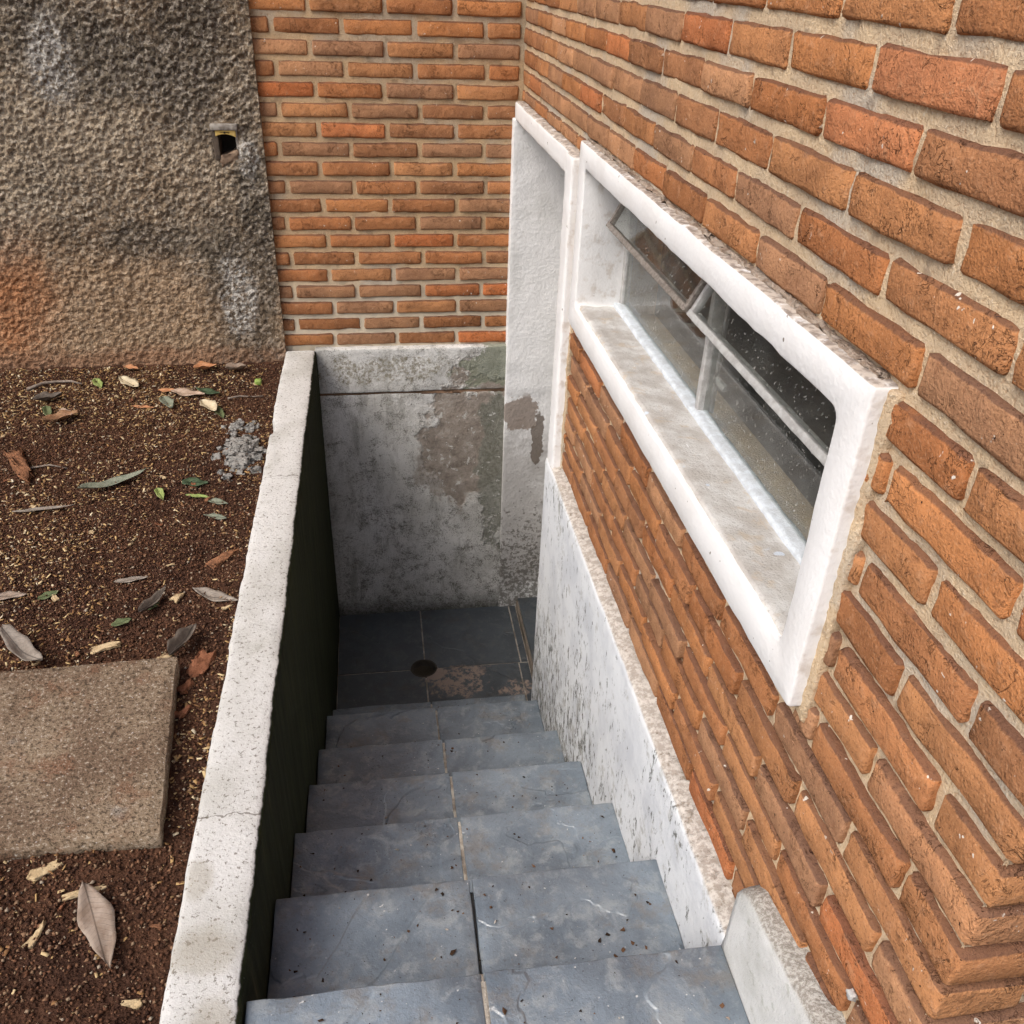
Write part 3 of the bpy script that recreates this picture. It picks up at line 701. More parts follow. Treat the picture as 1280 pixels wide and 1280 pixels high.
# steel window: fixed lower lights, two tilted top-hung sashes
GX = .100; MY = .925; ZS0, ZS1, ZT = .712, 1.037, .868
win = empty('window', (GX, .9, ZS0)); put(win, house)
def wpart(name, acc, mat, smooth=True):
    me = acc.mesh(name) if isinstance(acc, Acc) else mesh(name, *acc)
    o = link(name, me, mat, smooth=smooth); o.parent = win; o.matrix_parent_inverse = Matrix.Translation(-Vector((GX, .9, ZS0))); return o
a = Acc()
a.add(rbox((GX - .004, 1.528, ZS0), (GX + .016, 1.549, ZS1 + .01), .002)); a.add(rbox((GX - .0045, .24, ZS0), (GX + .0155, .262, ZS1 + .01), .002))
a.add(rbox((GX - .006, .245, ZS1 - .006), (GX + .0165, 1.546, ZS1 + .014), .002))
a.add(rbox((GX - .0035, .245, ZT - .007), (GX + .012, 1.546, ZT + .007), .002))
wpart('frame', a, METAL)
wpart('bottom_rail', rbox((GX - .020, .25, ZS0 - .012), (GX + .012, 1.545, ZS0 + .010), .005, (3, 60, 3), .0007, 5, .0004), PUTTY)
wpart('mullion', rbox((GX - .010, MY - .008, ZS0 - .002), (GX + .0145, MY + .008, ZS1 + .004), .002, (1, 1, 10), .0004, 6), METAL)
for ya, yb in [(.262, MY - .008), (MY + .008, 1.528)]: wpart('pane', rbox((GX + .002, ya, ZS0 + .004), (GX + .005, yb, ZT - .003), .0003), GLASS, False)
wpart('latch', rbox((GX + .018, MY - .045, .775), (GX + .026, MY + .035, .789), .003, (1, 6, 2), .0006, 8), METAL)
wpart('stay', rbox((GX + .03, MY + .02, .70), (GX + .036, MY + .032, .98), .002), METAL)
TX, TZ = GX + .004, 1.030; BX, BZ = .043, .914           # hinge line and outward bottom edge of the sashes
d = np.array([BX - TX, 0, BZ - TZ]); Ls = np.linalg.norm(d); d /= Ls; nrm_ = np.array([d[2], 0, -d[0]])
if nrm_[0] > 0: nrm_ = -nrm_
def sashbox(s0, s1, y0, y1, n0, n1, **k):
    V, F = rbox((s0, y0, n0), (s1, y1, n1), **k)
    q = np.array([TX, 0, TZ]) + V[:, :1] * d + V[:, 1:2] * np.array([0, 1, 0]) + V[:, 2:3] * nrm_
    return q, F
for ya, yb in [(.270, .900), (.920, 1.512)]:
    a = Acc()
    a.add(sashbox(Ls - .012, Ls, ya, yb, -.006, .010, r=.0015, n=(1, 40, 1), j=.0003)); a.add(sashbox(0, .012, ya + .0005, yb - .0005, -.0055, .0075, r=.0015))
    a.add(sashbox(.001, Ls - .001, ya - .001, ya + .010, -.0065, .0082, r=.0015)); a.add(sashbox(.001, Ls - .001, yb - .010, yb + .001, -.0065, .0082, r=.0015))
    s_o = wpart('sash', a, RUST if ya > .9 else METAL)
    wpart('pane', sashbox(.008, Ls - .008, ya + .006, yb - .006, -.0015, .0012, r=.0003), GLASS, False)

# door surround, far jamb, near reveal, door leaf
a = Acc()
a.add(rbox((-.026, 1.652, .17), (.20, 1.730, 1.046), .008, (8, 3, 60), .0006, 21, .0008))
ds = a
ds.add(rbox((-.0235, 1.72, .990), (.2005, 2.606, 1.0485), .008, (8, 40, 3), .0006, 22, .0008))
dso = put(link('door_surround', ds.mesh('door_surround'), PAINT), house)
V, F = rbox((-.003, 1.636, .19), (.0215, 1.657, 1.04), .004, (3, 3, 80), .0008, 19, .001); V[:, 1] += .004 * fbm(V[:, 2], V[:, 0], 22, 3, 66)
link('mortar_fillet', mesh('mortar_fillet', V, F), MORTAR, dso)
jam = Acc()
V, F = rbox((-.028, 2.586, -1.1), (.30, 2.64, .995), .003, (24, 1, 120), 0, 23)
V[:, 1] += np.where(V[:, 1] < 2.6, .0022 * fbm(V[:, 0], V[:, 2], 14, 3, 71) + .001 * fbm(V[:, 0], V[:, 2], 60, 2, 72) + np.where(V[:, 2] < .004, .003, 0), 0)
put(link('far_jamb', mesh('far_jamb', V, F), JAMB), house)
V, F = rbox((.2, 1.66, -1.0), (.245, 2.60, 1.02), .004)
dl = put(link('door', mesh('door', V, F), DOORP), house)
o = link('handle', mesh('handle', *rbox((.165, 1.76, -.05), (.2, 1.87, -.025), .008, (2, 6, 2))), METAL); o.parent = dl
# doorstep and raised tile inside the door
put(link('doorstep', mesh('doorstep', *rbox((.050, 1.70, -1.1), (.20, 2.585, -1.012), .004, (2, 30, 2), .0015, 25, .001)), mat_concrete('step_cement', (.25, .21, .17))), house)
put(link('threshold_tile', mesh('threshold_tile', *rbox((.058, 1.74, -1.0125), (.20, 2.583, -.998), .002)), SLATE_DK), house)
# plinth below the brickwork
pp = np.array([(-.030, -1.2), (-.030, -.7), (-.030, -.3), (-.030, .0), (-.030, .12), (-.0298, .175), (-.028, .187), (-.022, .193), (-.008, .196), (.012, .199)])
ys = np.arange(.192, 1.735, .012)
P, Fq, _ = grid(ys, np.arange(len(pp)).astype(float), lambda u, v: (pp[v.astype(int), 0], u, pp[v.astype(int), 1]))
P[:, 0] += .0022 * fbm(P[:, 1], P[:, 2], 10, 3, 81); top = P[:, 2] > .18; P[:, 2] += np.where(top, .003 * fbm(P[:, 1], P[:, 0] * 5, 30, 3, 83), 0)
npp = len(pp); Fl = [list(map(int, f[::-1])) for f in Fq]
b0 = len(P); e0 = [tuple(P[i]) for i in range(npp)] + [(.012, .192, -1.2)]; P = np.vstack([P, e0]); Fl.append(list(range(b0, b0 + npp + 1)))
b0 = len(P); e0 = [tuple(P[(len(ys) - 1) * npp + i]) for i in range(npp)] + [(.012, ys[-1], -1.2)]; P = np.vstack([P, e0]); Fl.append(list(range(b0, b0 + npp + 1))[::-1])
put(link('plinth', mesh('plinth', P, Fl), PLINTH), house)
# kerb on the upper landing
ys = np.linspace(YC + .002, .186, 34); KP = []
for y in ys:
    t = (.186 - y) / (.186 - YC); hgt = .335 + .050 * t; hgt -= .022 * max(0, 1 - t * 12)
    KP.append([(-.030, y, .150), (-.0305, y, .22), (-.0305, y, hgt - .028), (-.029, y, hgt - .008), (-.023, y, hgt), (-.012, y, hgt + .004), (.012, y, hgt + .006)])
KP = np.array(KP).reshape(-1, 3); kn = 7
KP[:, 0] += .0015 * fbm(KP[:, 1], KP[:, 2], 22, 3, 91); KP[:, 2] += np.where(KP[:, 2] > .28, .0025 * fbm(KP[:, 1], KP[:, 0] * 6, 35, 3, 93), 0)
Fl = []
for i in range(len(ys) - 1):
    for q in range(kn - 1): Fl.append([i * kn + q, i * kn + q + 1, (i + 1) * kn + q + 1, (i + 1) * kn + q])
b0 = len(KP); last = (len(ys) - 1) * kn
KP = np.vstack([KP, [(.012, ys[0], .15)], [(.012, ys[-1], .15)]])
Fl.append(list(range(kn))[::-1] + [b0]); Fl.append(list(range(last, last + kn)) + [b0 + 1])
o = link('kerb', mesh('kerb', KP, Fl), KERB); tag(o, 'short whitewashed cement kerb against the brick corner at the stair top', 'kerb')

# ------------------------------------------------------------------ rear brick wall with its plaster base
rear = empty('brick_wall', (-.42, YB, ZF), 'brown brick rear wall above stained white plaster at the stair foot', 'wall')
Ux = np.arange(-.87, .02, .010); Uz = np.concatenate([np.arange(.18, 1.75, .010), np.linspace(1.8, TOPZ, 20)])
P, Fq, _ = grid(Ux, Uz, lambda u, v: (u, YB + .0062 + .002 * fbm(u, v, 24, 3, 47) + .0013 * fbm(u, v, 100, 2, 48), v))
acc = Acc(); acc.add((P, [list(map(int, f)) for f in Fq])); acc.add(rbox((-.86, YB + .03, -1.2), (.02, YB + .22, TOPZ), .001))
rw = put(link('wall', acc.mesh('wall'), MORTAR), rear)
extra = Acc(); nb = 0
for r in range(42):
    za = .199 + .06 * r + .0075 + random.uniform(-.001, .001); zb = .199 + .06 * (r + 1) - .0075 + random.uniform(-.001, .001)
    j0 = -.667 if r % 2 == 0 else -.792
    js = [-.862] + [j0 + .225 * q + random.uniform(-.008, .008) for q in range(-1, 5)]
    js = [-.862] + [q for q in js[1:] if -.845 < q < -.02] + [-.002]
    for q in range(len(js) - 1):
        xa, xb = js[q] + .007, js[q + 1] - .0075
        if xb - xa < .02: continue
        sd_ += 1; xc = (xa + xb) / 2
        shade = 1.02 if r > 4 else .80 + .045 * r
        col = colour(.03, shade)
        for (rr, x0) in [(6, -.33), (14, -.75), (0, -.12), (3, -.05)]:
            if rr == r and abs(xc - x0) < .09: col = (.50, .165, .06, 1)
        nb += brick((xa, YB + random.gauss(0, .0012), za), (xb, YB + .05, zb), 1, rw, extra, sd_, col, r=.0065)
print('rear bricks', nb)
o = link('upper_brickwork', extra.mesh('upper_brickwork'), BRICK, rw, kind='stuff'); o.color = (.40, .19, .095, 1)
def plaster(name, z0, z1, y, mat, nz, seed, parent):
    V, F = rbox((XL - .004, y, z0), (-.022, YB + .03, z1), .004, (72, 1, nz), 0, seed)
    f = V[:, 1] < y + .01
    pa = np.clip(1.2 - np.hypot((V[:, 0] + .155) / .19, (V[:, 2] + .24) / .30) + .5 * fbm(V[:, 0], V[:, 2], 12, 3, 77), 0, .2) / .2
    V[:, 1] += np.where(f, .0035 * fbm(V[:, 0], V[:, 2], 7, 3, seed) + .0016 * fbm(V[:, 0], V[:, 2], 42, 3, seed + 3) + .003 * pa, 0)
    V[:, 2] += np.where(V[:, 2] > z1 - .01, .0022 * fbm(V[:, 0], V[:, 1], 30, 2, seed + 5), 0)
    return put(link(name, mesh(name, V, F), mat), parent)
plaster('plaster_band', .0225, .199, 2.596, DAMP_SHADED, 14, 101, rear)
plaster('plaster_base', -1.15, .0125, 2.600, DAMP_SHADED, 96, 103, rear)
put(link('groove', mesh('groove', *rbox((XL, 2.6035, .008), (-.024, YB + .025, .028), .001, (60, 1, 1), .0008, 3, .0006)), BROWN), rear)

# ------------------------------------------------------------------ roughcast boundary wall with a niche
BX0, BX1 = -4.0, -.846; BYF = 2.606
NX0, NX1, NZ0, NZ1 = -1.002, -.925, .862, .968
Ux = np.unique(np.round(np.concatenate([np.linspace(BX0, -2.0, 40), np.arange(-2.0, BX1, .0036), [NX0, NX1, BX1]]), 4))
Uz = np.unique(np.round(np.concatenate([[-.2, 0], np.arange(.08, 1.50, .0036), np.linspace(1.51, 2.3, 60), [NZ0, NZ1]]), 4))
def rough(u, v):
    a = fbm(u, v, 82, 2, 111); b = fbm(u, v, 150, 1, 113); l = fbm(u, v, 9, 3, 115)
    amp = .6 + .4 * np.clip((v - .25) / .5, 0, 1)
    hole = np.clip(1 - np.maximum(np.abs(u + .96) - .038, np.abs(v - .915) - .053) / .012, 0, 1)
    lump = np.exp(-(((u + .900) / .026) ** 2 + ((v - .875) / .040) ** 2)) * .016
    h = (.0095 * np.clip(a + .1, -.45, .5) + .0036 * b) * amp * (1 - hole) + .004 * l * (1 - hole)
    return (u, BYF - h - lump, v)
P, Fq, _ = grid(Ux, Uz, rough)
c0 = P[Fq].mean(1); hole = (c0[:, 0] > NX0) & (c0[:, 0] < NX1) & (c0[:, 2] > NZ0) & (c0[:, 2] < NZ1)
Fq = Fq[~hole]
b0 = len(P)
# side strip at the brick end, top, and solid behind with the niche left open
P = np.vstack([P, [(BX1, BYF - .004, -.2), (BX1, YB + .06, -.2), (BX1, YB + .06, 2.3), (BX1, BYF - .004, 2.3), (BX0, BYF, 2.3), (BX0, YB + .2, 2.3), (BX1, YB + .2, 2.3)]])
Fl = [list(map(int, f)) for f in Fq] + [[b0, b0 + 1, b0 + 2, b0 + 3], [b0 + 4, b0 + 3, b0 + 6, b0 + 5]]
o = link('boundary_wall', mesh('boundary_wall', P, Fl), ROUGH); tag(o, 'tall dirty brown roughcast wall behind the soil bed', 'wall')
WOOD = mat_simple('grey_wood', (.38, .35, .31), (.24, .21, .18), 70, .9, .1); DKW = mat_simple('dark_wood', (.11, .085, .065), (.07, .055, .045), 60, .9, .1)
YEL = mat_simple('yellow_strip', (.72, .50, .13), (.66, .47, .16), 40, .6, .3); DARKH = mat_simple('dark_hollow', (.045, .036, .03), (.03, .025, .02), 30, .95, .1)
ni = empty('wall_niche', (-.963, BYF, NZ0), 'small open wooden box set in the roughcast wall, yellow strip under its lintel', 'niche')
put(link('back', mesh('back', *rbox((NX0, BYF + .07, NZ0), (NX1, BYF + .08, NZ1), .001, (4, 1, 6), .001, 1)), DARKH), ni)
put(link('lintel', mesh('lintel', *rbox((NX0 - .003, BYF - .016, NZ1 - .019), (NX1 + .003, BYF + .075, NZ1), .002, (6, 2, 1), .0006, 2)), WOOD), ni)
put(link('side_board', mesh('side_board', *rbox((NX0 - .001, BYF - .006, NZ0 - .004), (NX0 + .017, BYF + .074, NZ1 - .0195), .002, (1, 2, 6), .0006, 3)), DKW), ni)
put(link('side_board', mesh('side_board', *rbox((NX1 - .006, BYF - .004, NZ0 - .006), (NX1 + .001, BYF + .073, NZ1 - .0195), .002, (1, 2, 6), .0006, 4)), WOOD), ni)
V, F = rbox((NX0 + .010, BYF - .010, NZ1 - .040), (NX1 - .004, BYF - .004, NZ1 - .0195), .001, (12, 1, 3), 0, 5)
V[:, 2] += np.where(V[:, 2] < NZ1 - .03, .009 * (1 - ((V[:, 0] + .963) / .033) ** 2), 0)
ys_ = put(link('yellow_strip', mesh('yellow_strip', V, F), YEL), ni)
put(link('nail_hole_plug', mesh('nail_hole_plug', *rbox((-.9655, BYF - .0125, NZ1 - .029), (-.9605, BYF - .009, NZ1 - .024), .001)), DARKH), ni)  # small dark lump standing in for the shaded hole in the strip
V, F = rbox((NX0 + .016, BYF - .005, NZ0 - .02), (NX1, BYF + .06, NZ0 + .012), .004, (5, 2, 3), .0025, 6)
V[:, 2] += (V[:, 0] - NX0 - .03) * .35
put(link('bottom_fill', mesh('bottom_fill', V, F), mat_simple('niche_cement', (.27, .19, .13), (.20, .14, .10), 60, .95, .1)), ni)

# ------------------------------------------------------------------ paving slab on the soil
q = [(-1.62, .52), (-.909, .497), (-.956, .948), (-1.62, .925)]
nu, nv_ = 70, 46
uu, vv = np.meshgrid(np.linspace(0, 1, nu), np.linspace(0, 1, nv_), indexing='ij')
def quadmap(u, v): return [(1 - u) * (1 - v) * q[0][k] + u * (1 - v) * q[1][k] + u * v * q[2][k] + (1 - u) * v * q[3][k] for k in (0, 1)]
V, F = rbox((0, 0, 0), (1, 1, 1), .006, (80, 56, 1), 0, 1)
X, Y = quadmap(V[:, 0], V[:, 1]); tz = V[:, 2] > .5
edge = np.minimum(np.minimum(V[:, 0], 1 - V[:, 0]), np.minimum(V[:, 1], 1 - V[:, 1])) < .008
Z = np.where(tz, .178 + .0012 * fbm(X, Y, 30, 3, 121) + .0009 * fbm(X, Y, 90, 2, 123) - np.where(edge, .004, 0) + .006 * (Y - .72), .118)
X = X + np.where(edge, .0028 * fbm(X, Y, 26, 3, 125), 0); Y = Y + np.where(edge, .0028 * fbm(X, Y, 26, 3, 127), 0)
o = link('paving_slab', mesh('paving_slab', np.stack([X, Y, Z], 1), F), SLAB); tag(o, 'square brown speckled concrete paving slab lying on the soil bed', 'paving slab')

# ------------------------------------------------------------------ soil crumbs and sawdust (uncountable)
def scatter(name, n, base, faces, smin, smax, flat, mat, label, cat, dens=None, lift=.3, pw=2.0):
    x = rng.uniform(-2.05, -.852, n); y = rng.uniform(-.12, 2.59, n)
    # keep what the lens or a step to the side could see; more where the mulch is thick
    keep = np.ones(n, bool) if dens is None else rng.uniform(0, 1, n) < dens(x, y)
    sl_ = (x < -.954 + (.948 - y) * .104) & (y > .505) & (y < .945); keep &= ~sl_
    keep &= (x > -1.25 - .32 * np.clip(y, 0, 3))
    x, y = x[keep], y[keep]; n = len(x); k = len(base)
    s = smin + (smax - smin) * rng.uniform(0, 1, n) ** pw
    B = np.array(base)[None] * s[:, None, None] * rng.uniform(.65, 1.35, (n, 1, 3)) + rng.normal(0, .12, (n, k, 3)) * s[:, None, None] * np.array([1, 1, flat])
    ang = rng.uniform(0, 6.28, n); tl = rng.normal(0, .35, n)
    c_, s_ = np.cos(tl), np.sin(tl); B = np.stack([B[..., 0] * c_[:, None] + B[..., 2] * s_[:, None], B[..., 1], -B[..., 0] * s_[:, None] + B[..., 2] * c_[:, None]], -1)
    c_, s_ = np.cos(ang), np.sin(ang); B = np.stack([B[..., 0] * c_[:, None] - B[..., 1] * s_[:, None], B[..., 0] * s_[:, None] + B[..., 1] * c_[:, None], B[..., 2]], -1)
    B[..., 0] += x[:, None]; B[..., 1] += y[:, None]; B[..., 2] += (ground_h(x, y) + s * lift * flat + .001)[:, None]
    B[..., 0] = np.minimum(B[..., 0], -.850)
    F = (np.array(faces)[None] + (np.arange(n) * k)[:, None, None]).reshape(-1, len(faces[0]))
    o = link(name, mesh(name, B.reshape(-1, 3), F), mat, smooth=False); tag(o, label, cat, kind='stuff'); return n
OCT = [(1, 0, 0), (-1, 0, 0), (0, 1, 0), (0, -1, 0), (0, 0, .8), (0, 0, -.8)]
OF = [(0, 2, 4), (2, 1, 4), (1, 3, 4), (3, 0, 4), (2, 0, 5), (1, 2, 5), (3, 1, 5), (0, 3, 5)]
CH = [(-1.6, -.6, -.15), (1.6, -.6, -.15), (1.6, .6, -.15), (-1.6, .6, -.15), (-1.6, -.6, .15), (1.6, -.6, .15), (1.6, .6, .15), (-1.6, .6, .15)]
CF = [(0, 3, 2, 1), (4, 5, 6, 7), (0, 1, 5, 4), (1, 2, 6, 5), (2, 3, 7, 6), (3, 0, 4, 7)]
scatter('soil_crumbs', 105000, OCT, OF, .0013, .0044, 1, CRUMB, 'loose dark reddish brown soil crumbs covering the bed', 'soil', None, .45, 2.2)
def dsaw(x, y): return np.clip(.40 + .9 * fbm(x, y, 2.6, 3, 131) + .25 * (x < -1.15) - .30 * (x > -1.04) - .22 * (y < .5), .04, 1)
scatter('sawdust', 52000, CH, CF, .0009, .0040, .35, SAWDUST, 'fine pale sawdust flakes strewn over the dark soil', 'sawdust', dsaw, 1.5, 2.4)

# ------------------------------------------------------------------ leaves, twigs, chips: each a thing
LM = {}
def lm(c1, c2):
    k = (c1, c2)
    if k not in LM: LM[k] = mat_leaf('leaf_tissue', c1, c2)
    return LM[k]
def gz(x, y): return float(ground_h(np.array([x]), np.array([y]))[0])
def leaf(name, p, q_, wd, c1, c2, label, cat='leaf', group=None, curl=.1, fold=.25, twist=0., lift=.005, seed=0, z=None):
    p = np.array(p); q_ = np.array(q_); L = float(np.hypot(*(q_ - p))); W = L * wd
    g_ = np.random.default_rng(seed); nu, nv = 16, 6
    V = []; F = []
    a1, a2 = g_.uniform(.7, 1.0), g_.uniform(.6, 1.1); ph = g_.uniform(0, 6.28, 3)
    for i in range(nu + 1):
        t = i / nu; wv = W / 2 * (math.sin(math.pi * t ** a1) ** a2 if 0 < t < 1 else 0) * (1 + .09 * math.sin(t * 17 + ph[0])) + .0006
        for k in range(nv + 1):
            v = k / nv * 2 - 1
            x = (t - .5) * L; y = v * wv + .05 * L * math.sin(t * 2.6 + ph[1]) * .6
            zz = fold * abs(v) * wv + curl * L * ((t - .5) ** 2 * 4) * .35 + .05 * W * math.sin(t * 11 + v * 3 + ph[2]) + twist * v * wv * (t - .5) * 2
            V.append((x, y, zz))
    for i in range(nu):
        for k in range(nv):
            b = i * (nv + 1) + k; F.append([b, b + nv + 1, b + nv + 2, b + 1])
    n0 = len(V)                                  # underside and rim give the blade its thickness
    V += [(x, y, zz - .0007) for x, y, zz in V]; F += [[f + n0 for f in ff[::-1]] for ff in F]
    rim = [i * (nv + 1) for i in range(nu + 1)] + [nu * (nv + 1) + k for k in range(1, nv + 1)] + [i * (nv + 1) + nv for i in range(nu - 1, -1, -1)] + [k for k in range(nv - 1, 0, -1)]
    for i in range(len(rim)):
        a_, b_ = rim[i], rim[(i + 1) % len(rim)]; F.append([b_, a_, a_ + n0, b_ + n0])
    o = link(name, mesh(name, V, F), lm(c1, c2)); mid = (p + q_) / 2
    o.location = (mid[0], mid[1], (gz(*mid) if z is None else z) + lift); o.rotation_euler = (0, 0, math.atan2(*(q_ - p)[::-1]))
    tag(o, label, cat, group); return o
GREYB = ((.235, .170, .125), (.31, .245, .195)); GREEN = ((.085, .110, .045), (.13, .15, .07)); BRIGHT = ((.20, .26, .07), (.29, .34, .12)); GGREY = ((.15, .17, .12), (.23, .24, .18))
GREY = ((.20, .165, .135), (.28, .24, .20)); TAN = ((.36, .25, .18), (.44, .33, .25)); BRN = ((.22, .11, .055), (.30, .17, .09)); CREAM = ((.50, .41, .27), (.60, .52, .36)); DK = ((.095, .075, .06), (.145, .118, .095)); ORG = ((.40, .17, .075), (.48, .24, .12)); DGREEN = ((.035, .06, .03), (.06, .09, .045))
leaf('fallen_leaf', (-1.018, .434), (-.945, .276), .275, *GREYB, 'large dry grey brown leaf lying flat beside the paving slab', curl=.12, fold=.18, seed=1, lift=.006)
leaf('fallen_leaf', (-1.345, 1.700), (-1.185, 1.800), .20, *GGREY, 'long curled grey green leaf alone in the middle of the soil', curl=.35, fold=.5, seed=2)
leaf('fallen_leaf', (-1.080, 1.750), (-1.005, 1.728), .55, *DGREEN, 'rounded dark green leaf near the parapet, mid bed', curl=.15, seed=3)
leaf('fallen_leaf', (-1.060, 1.672), (-.990, 1.655), .22, *BRIGHT, 'slim bright green leaf just below a rounded dark leaf', seed=4, fold=.4)
leaf('fallen_leaf', (-1.0, 1.645), (-.938, 1.622), .38, *GGREY, 'pale grey green leaf touching a slim bright green leaf', seed=5, fold=.4)
leaf('fallen_leaf', (-.996, 1.563), (-.932, 1.542), .30, *GGREY, 'crumpled green grey leaf by itself near the parapet crack', seed=6, fold=.5, twist=.5)
leaf('fallen_leaf', (-.972, 1.222), (-.858, 1.168), .28, *GREY, 'pale grey leaf with its tip against the parapet', seed=7, curl=.3, fold=.4)
leaf('dry_blade', (-1.495, 1.622), (-1.340, 1.636), .10, *GREY, 'thin straw grey blade lying flat on sawdust', 'blade', seed=8, fold=.6)
leaf('fallen_leaf', (-1.570, 2.150), (-1.470, 2.205), .42, *BRN, 'folded orange brown leaf in the sawdust', seed=9, curl=.4, fold=.7, lift=.012)
leaf('fallen_leaf', (-1.540, 2.235), (-1.490, 2.19), .42, *TAN, 'tan leaf scrap leaning on a folded brown leaf', seed=10, curl=.3, fold=.5, lift=.014)
leaf('fallen_leaf', (-1.600, 2.290), (-1.565, 2.19), .24, *GREEN, 'narrow green leaf beside the folded brown leaf', seed=11, fold=.6)
leaf('fallen_leaf', (-1.220, 2.372), (-1.100, 2.340), .42, *TAN, 'broad pinkish tan leaf near the roughcast wall foot', seed=12, curl=.2, lift=.008)
leaf('fallen_leaf', (-1.140, 2.392), (-1.050, 2.345), .36, *DGREEN, 'dark green leaf overlapping a broad tan leaf', seed=13, curl=.2, lift=.012)
leaf('fallen_leaf', (-1.238, 2.335), (-1.198, 2.245), .42, *GGREY, 'small upright green grey leaf under the broad tan leaf', seed=14, fold=.5)
leaf('fallen_leaf', (-1.268, 2.400), (-1.198, 2.385), .42, *ORG, 'small reddish leaf behind the broad tan leaf', seed=15, fold=.4)
leaf('fallen_leaf', (-1.412, 2.500), (-1.330, 2.420), .42, *CREAM, 'cream coloured leaf near the foot of the roughcast wall', seed=16, fold=.4, curl=.25)
leaf('fallen_leaf', (-1.505, 2.520), (-1.458, 2.435), .30, *BRIGHT, 'tiny bright green leaf near a cream leaf and grey twig', seed=17, fold=.5)
leaf('fallen_leaf', (-1.165, 2.525), (-1.085, 2.545), .55, *ORG, 'crinkled orange leaf touching the roughcast wall', seed=18, curl=.4, fold=.8, lift=.012)
leaf('fallen_leaf', (-1.415, 2.575), (-1.358, 2.552), .5, *ORG, 'small orange leaf fragment against the roughcast wall', seed=19, curl=.3, fold=.6, lift=.01)
leaf('fallen_leaf', (-1.055, 2.525), (-.985, 2.545), .6, *GREYB, 'curled grey brown leaf under the wall niche', seed=20, curl=.5, fold=.9, lift=.014)
leaf('fallen_leaf', (-1.325, 2.27), (-1.250, 2.255), .22, *ORG, 'slim orange brown leaf lying in front of the broad tan leaf', seed=21, fold=.3)
leaf('fallen_leaf', (-1.053, 2.255), (-1.020, 2.165), .28, *GREEN, 'thin green leaf pointing at the pale mortar rubble', seed=22, fold=.6)
leaf('fallen_leaf', (-1.105, 2.275), (-1.045, 2.195), .5, *CREAM, 'pale crumpled leaf between two green leaves', seed=23, fold=.7, curl=.3, lift=.01)
leaf('fallen_leaf', (-.978, .972), (-.940, 1.075), .34, *DK, 'dark folded leaf standing at the corner of the paving slab', seed=24, fold=1.3, curl=.3, lift=.012)
leaf('fallen_leaf', (-1.345, 1.085), (-1.222, .968), .24, *GREY, 'grey shrivelled leaf curling behind the paving slab', seed=25, fold=.8, curl=.6, lift=.008)
leaf('fallen_leaf', (-1.320, 1.228), (-1.280, 1.256), .5, *GREEN, 'small green leaf scrap behind the grey shrivelled leaf', seed=26)
leaf('fallen_leaf', (-1.128, 1.105), (-1.090, 1.128), .55, *GREEN, 'small oval green leaf behind the paving slab', seed=27)
leaf('fallen_leaf', (-1.065, 1.165), (-1.040, 1.19), .6, *GREEN, 'tiny green leaf beside a dark curled leaf', seed=28)
leaf('fallen_leaf', (-1.145, 1.715), (-1.112, 1.648), .30, *BRIGHT, 'small bright green sliver in the centre of the bed', seed=29, fold=.6)
leaf('fallen_leaf', (-1.16, 1.270), (-1.085, 1.29), .25, *GREY, 'small pale grey green leaf lying flat on bare soil', seed=33)
leaf('fallen_leaf', (-1.075, 1.135), (-1.03, 1.235), .26, *DK, 'dark curled leaf lying behind the paving slab corner', seed=34, fold=1.0, curl=.4)
leaf('fallen_leaf', (-1.64, 2.31), (-1.56, 2.35), .5, *DK, 'dark crumpled leaf beside the grey twig', seed=35, fold=.9, curl=.5, lift=.012)
leaf('fallen_leaf', (-1.43, 1.235), (-1.345, 1.245), .35, *GREYB, 'pale brown leaf partly hidden in sawdust far from the parapet', seed=36, fold=.3)
def twig(name, pts, r, mat, label, cat='twig'):
    V = []; F = []; n = 6
    for i, (x, y) in enumerate(pts):
        z = gz(x, y) + r + .003 + .004 * math.sin(i * 2.1)
        for t in range(n):
            a_ = t * 2 * math.pi / n; rr = r * (1 - .5 * i / len(pts)) * random.uniform(.85, 1.15)
            V.append((x, y + rr * math.cos(a_), z + rr * math.sin(a_)))
    for i in range(len(pts) - 1):
        for t in range(n): F.append([i * n + t, i * n + (t + 1) % n, (i + 1) * n + (t + 1) % n, (i + 1) * n + t])
    F.append(list(range(n))[::-1]); F.append(list(range((len(pts) - 1) * n, len(pts) * n)))
    c = np.mean(V, 0); V = np.array(V) - c
    o = link(name, mesh(name, V, F), mat, loc=c); tag(o, label, cat); return o
TW = mat_simple('twig_bark', (.28, .23, .19), (.20, .16, .13), 80, .9, .1)
twig('twig', [(-1.70, 2.435), (-1.66, 2.47), (-1.62, 2.49), (-1.57, 2.485), (-1.53, 2.465)], .006, TW, 'bent grey twig lying along the roughcast wall foot')
twig('twig', [(-1.023, 2.309), (-.985, 2.325), (-.95, 2.33), (-.908, 2.334)], .0035, TW, 'thin brown twig ending near the parapet')
twig('twig', [(-1.52, 1.86), (-1.47, 1.87), (-1.42, 1.862)], .003, TW, 'short dark twig beside a curl of orange bark')
WD1 = mat_simple('bark_orange', (.33, .155, .08), (.18, .085, .048), 60, .9, .1, 1, .004); WD2 = mat_simple('wood_chip', (.55, .42, .25), (.44, .32, .18), 60, .85, .15); TERR = mat_simple('terracotta', (.36, .155, .085), (.24, .10, .055), 70, .95, .05, 1, .004)
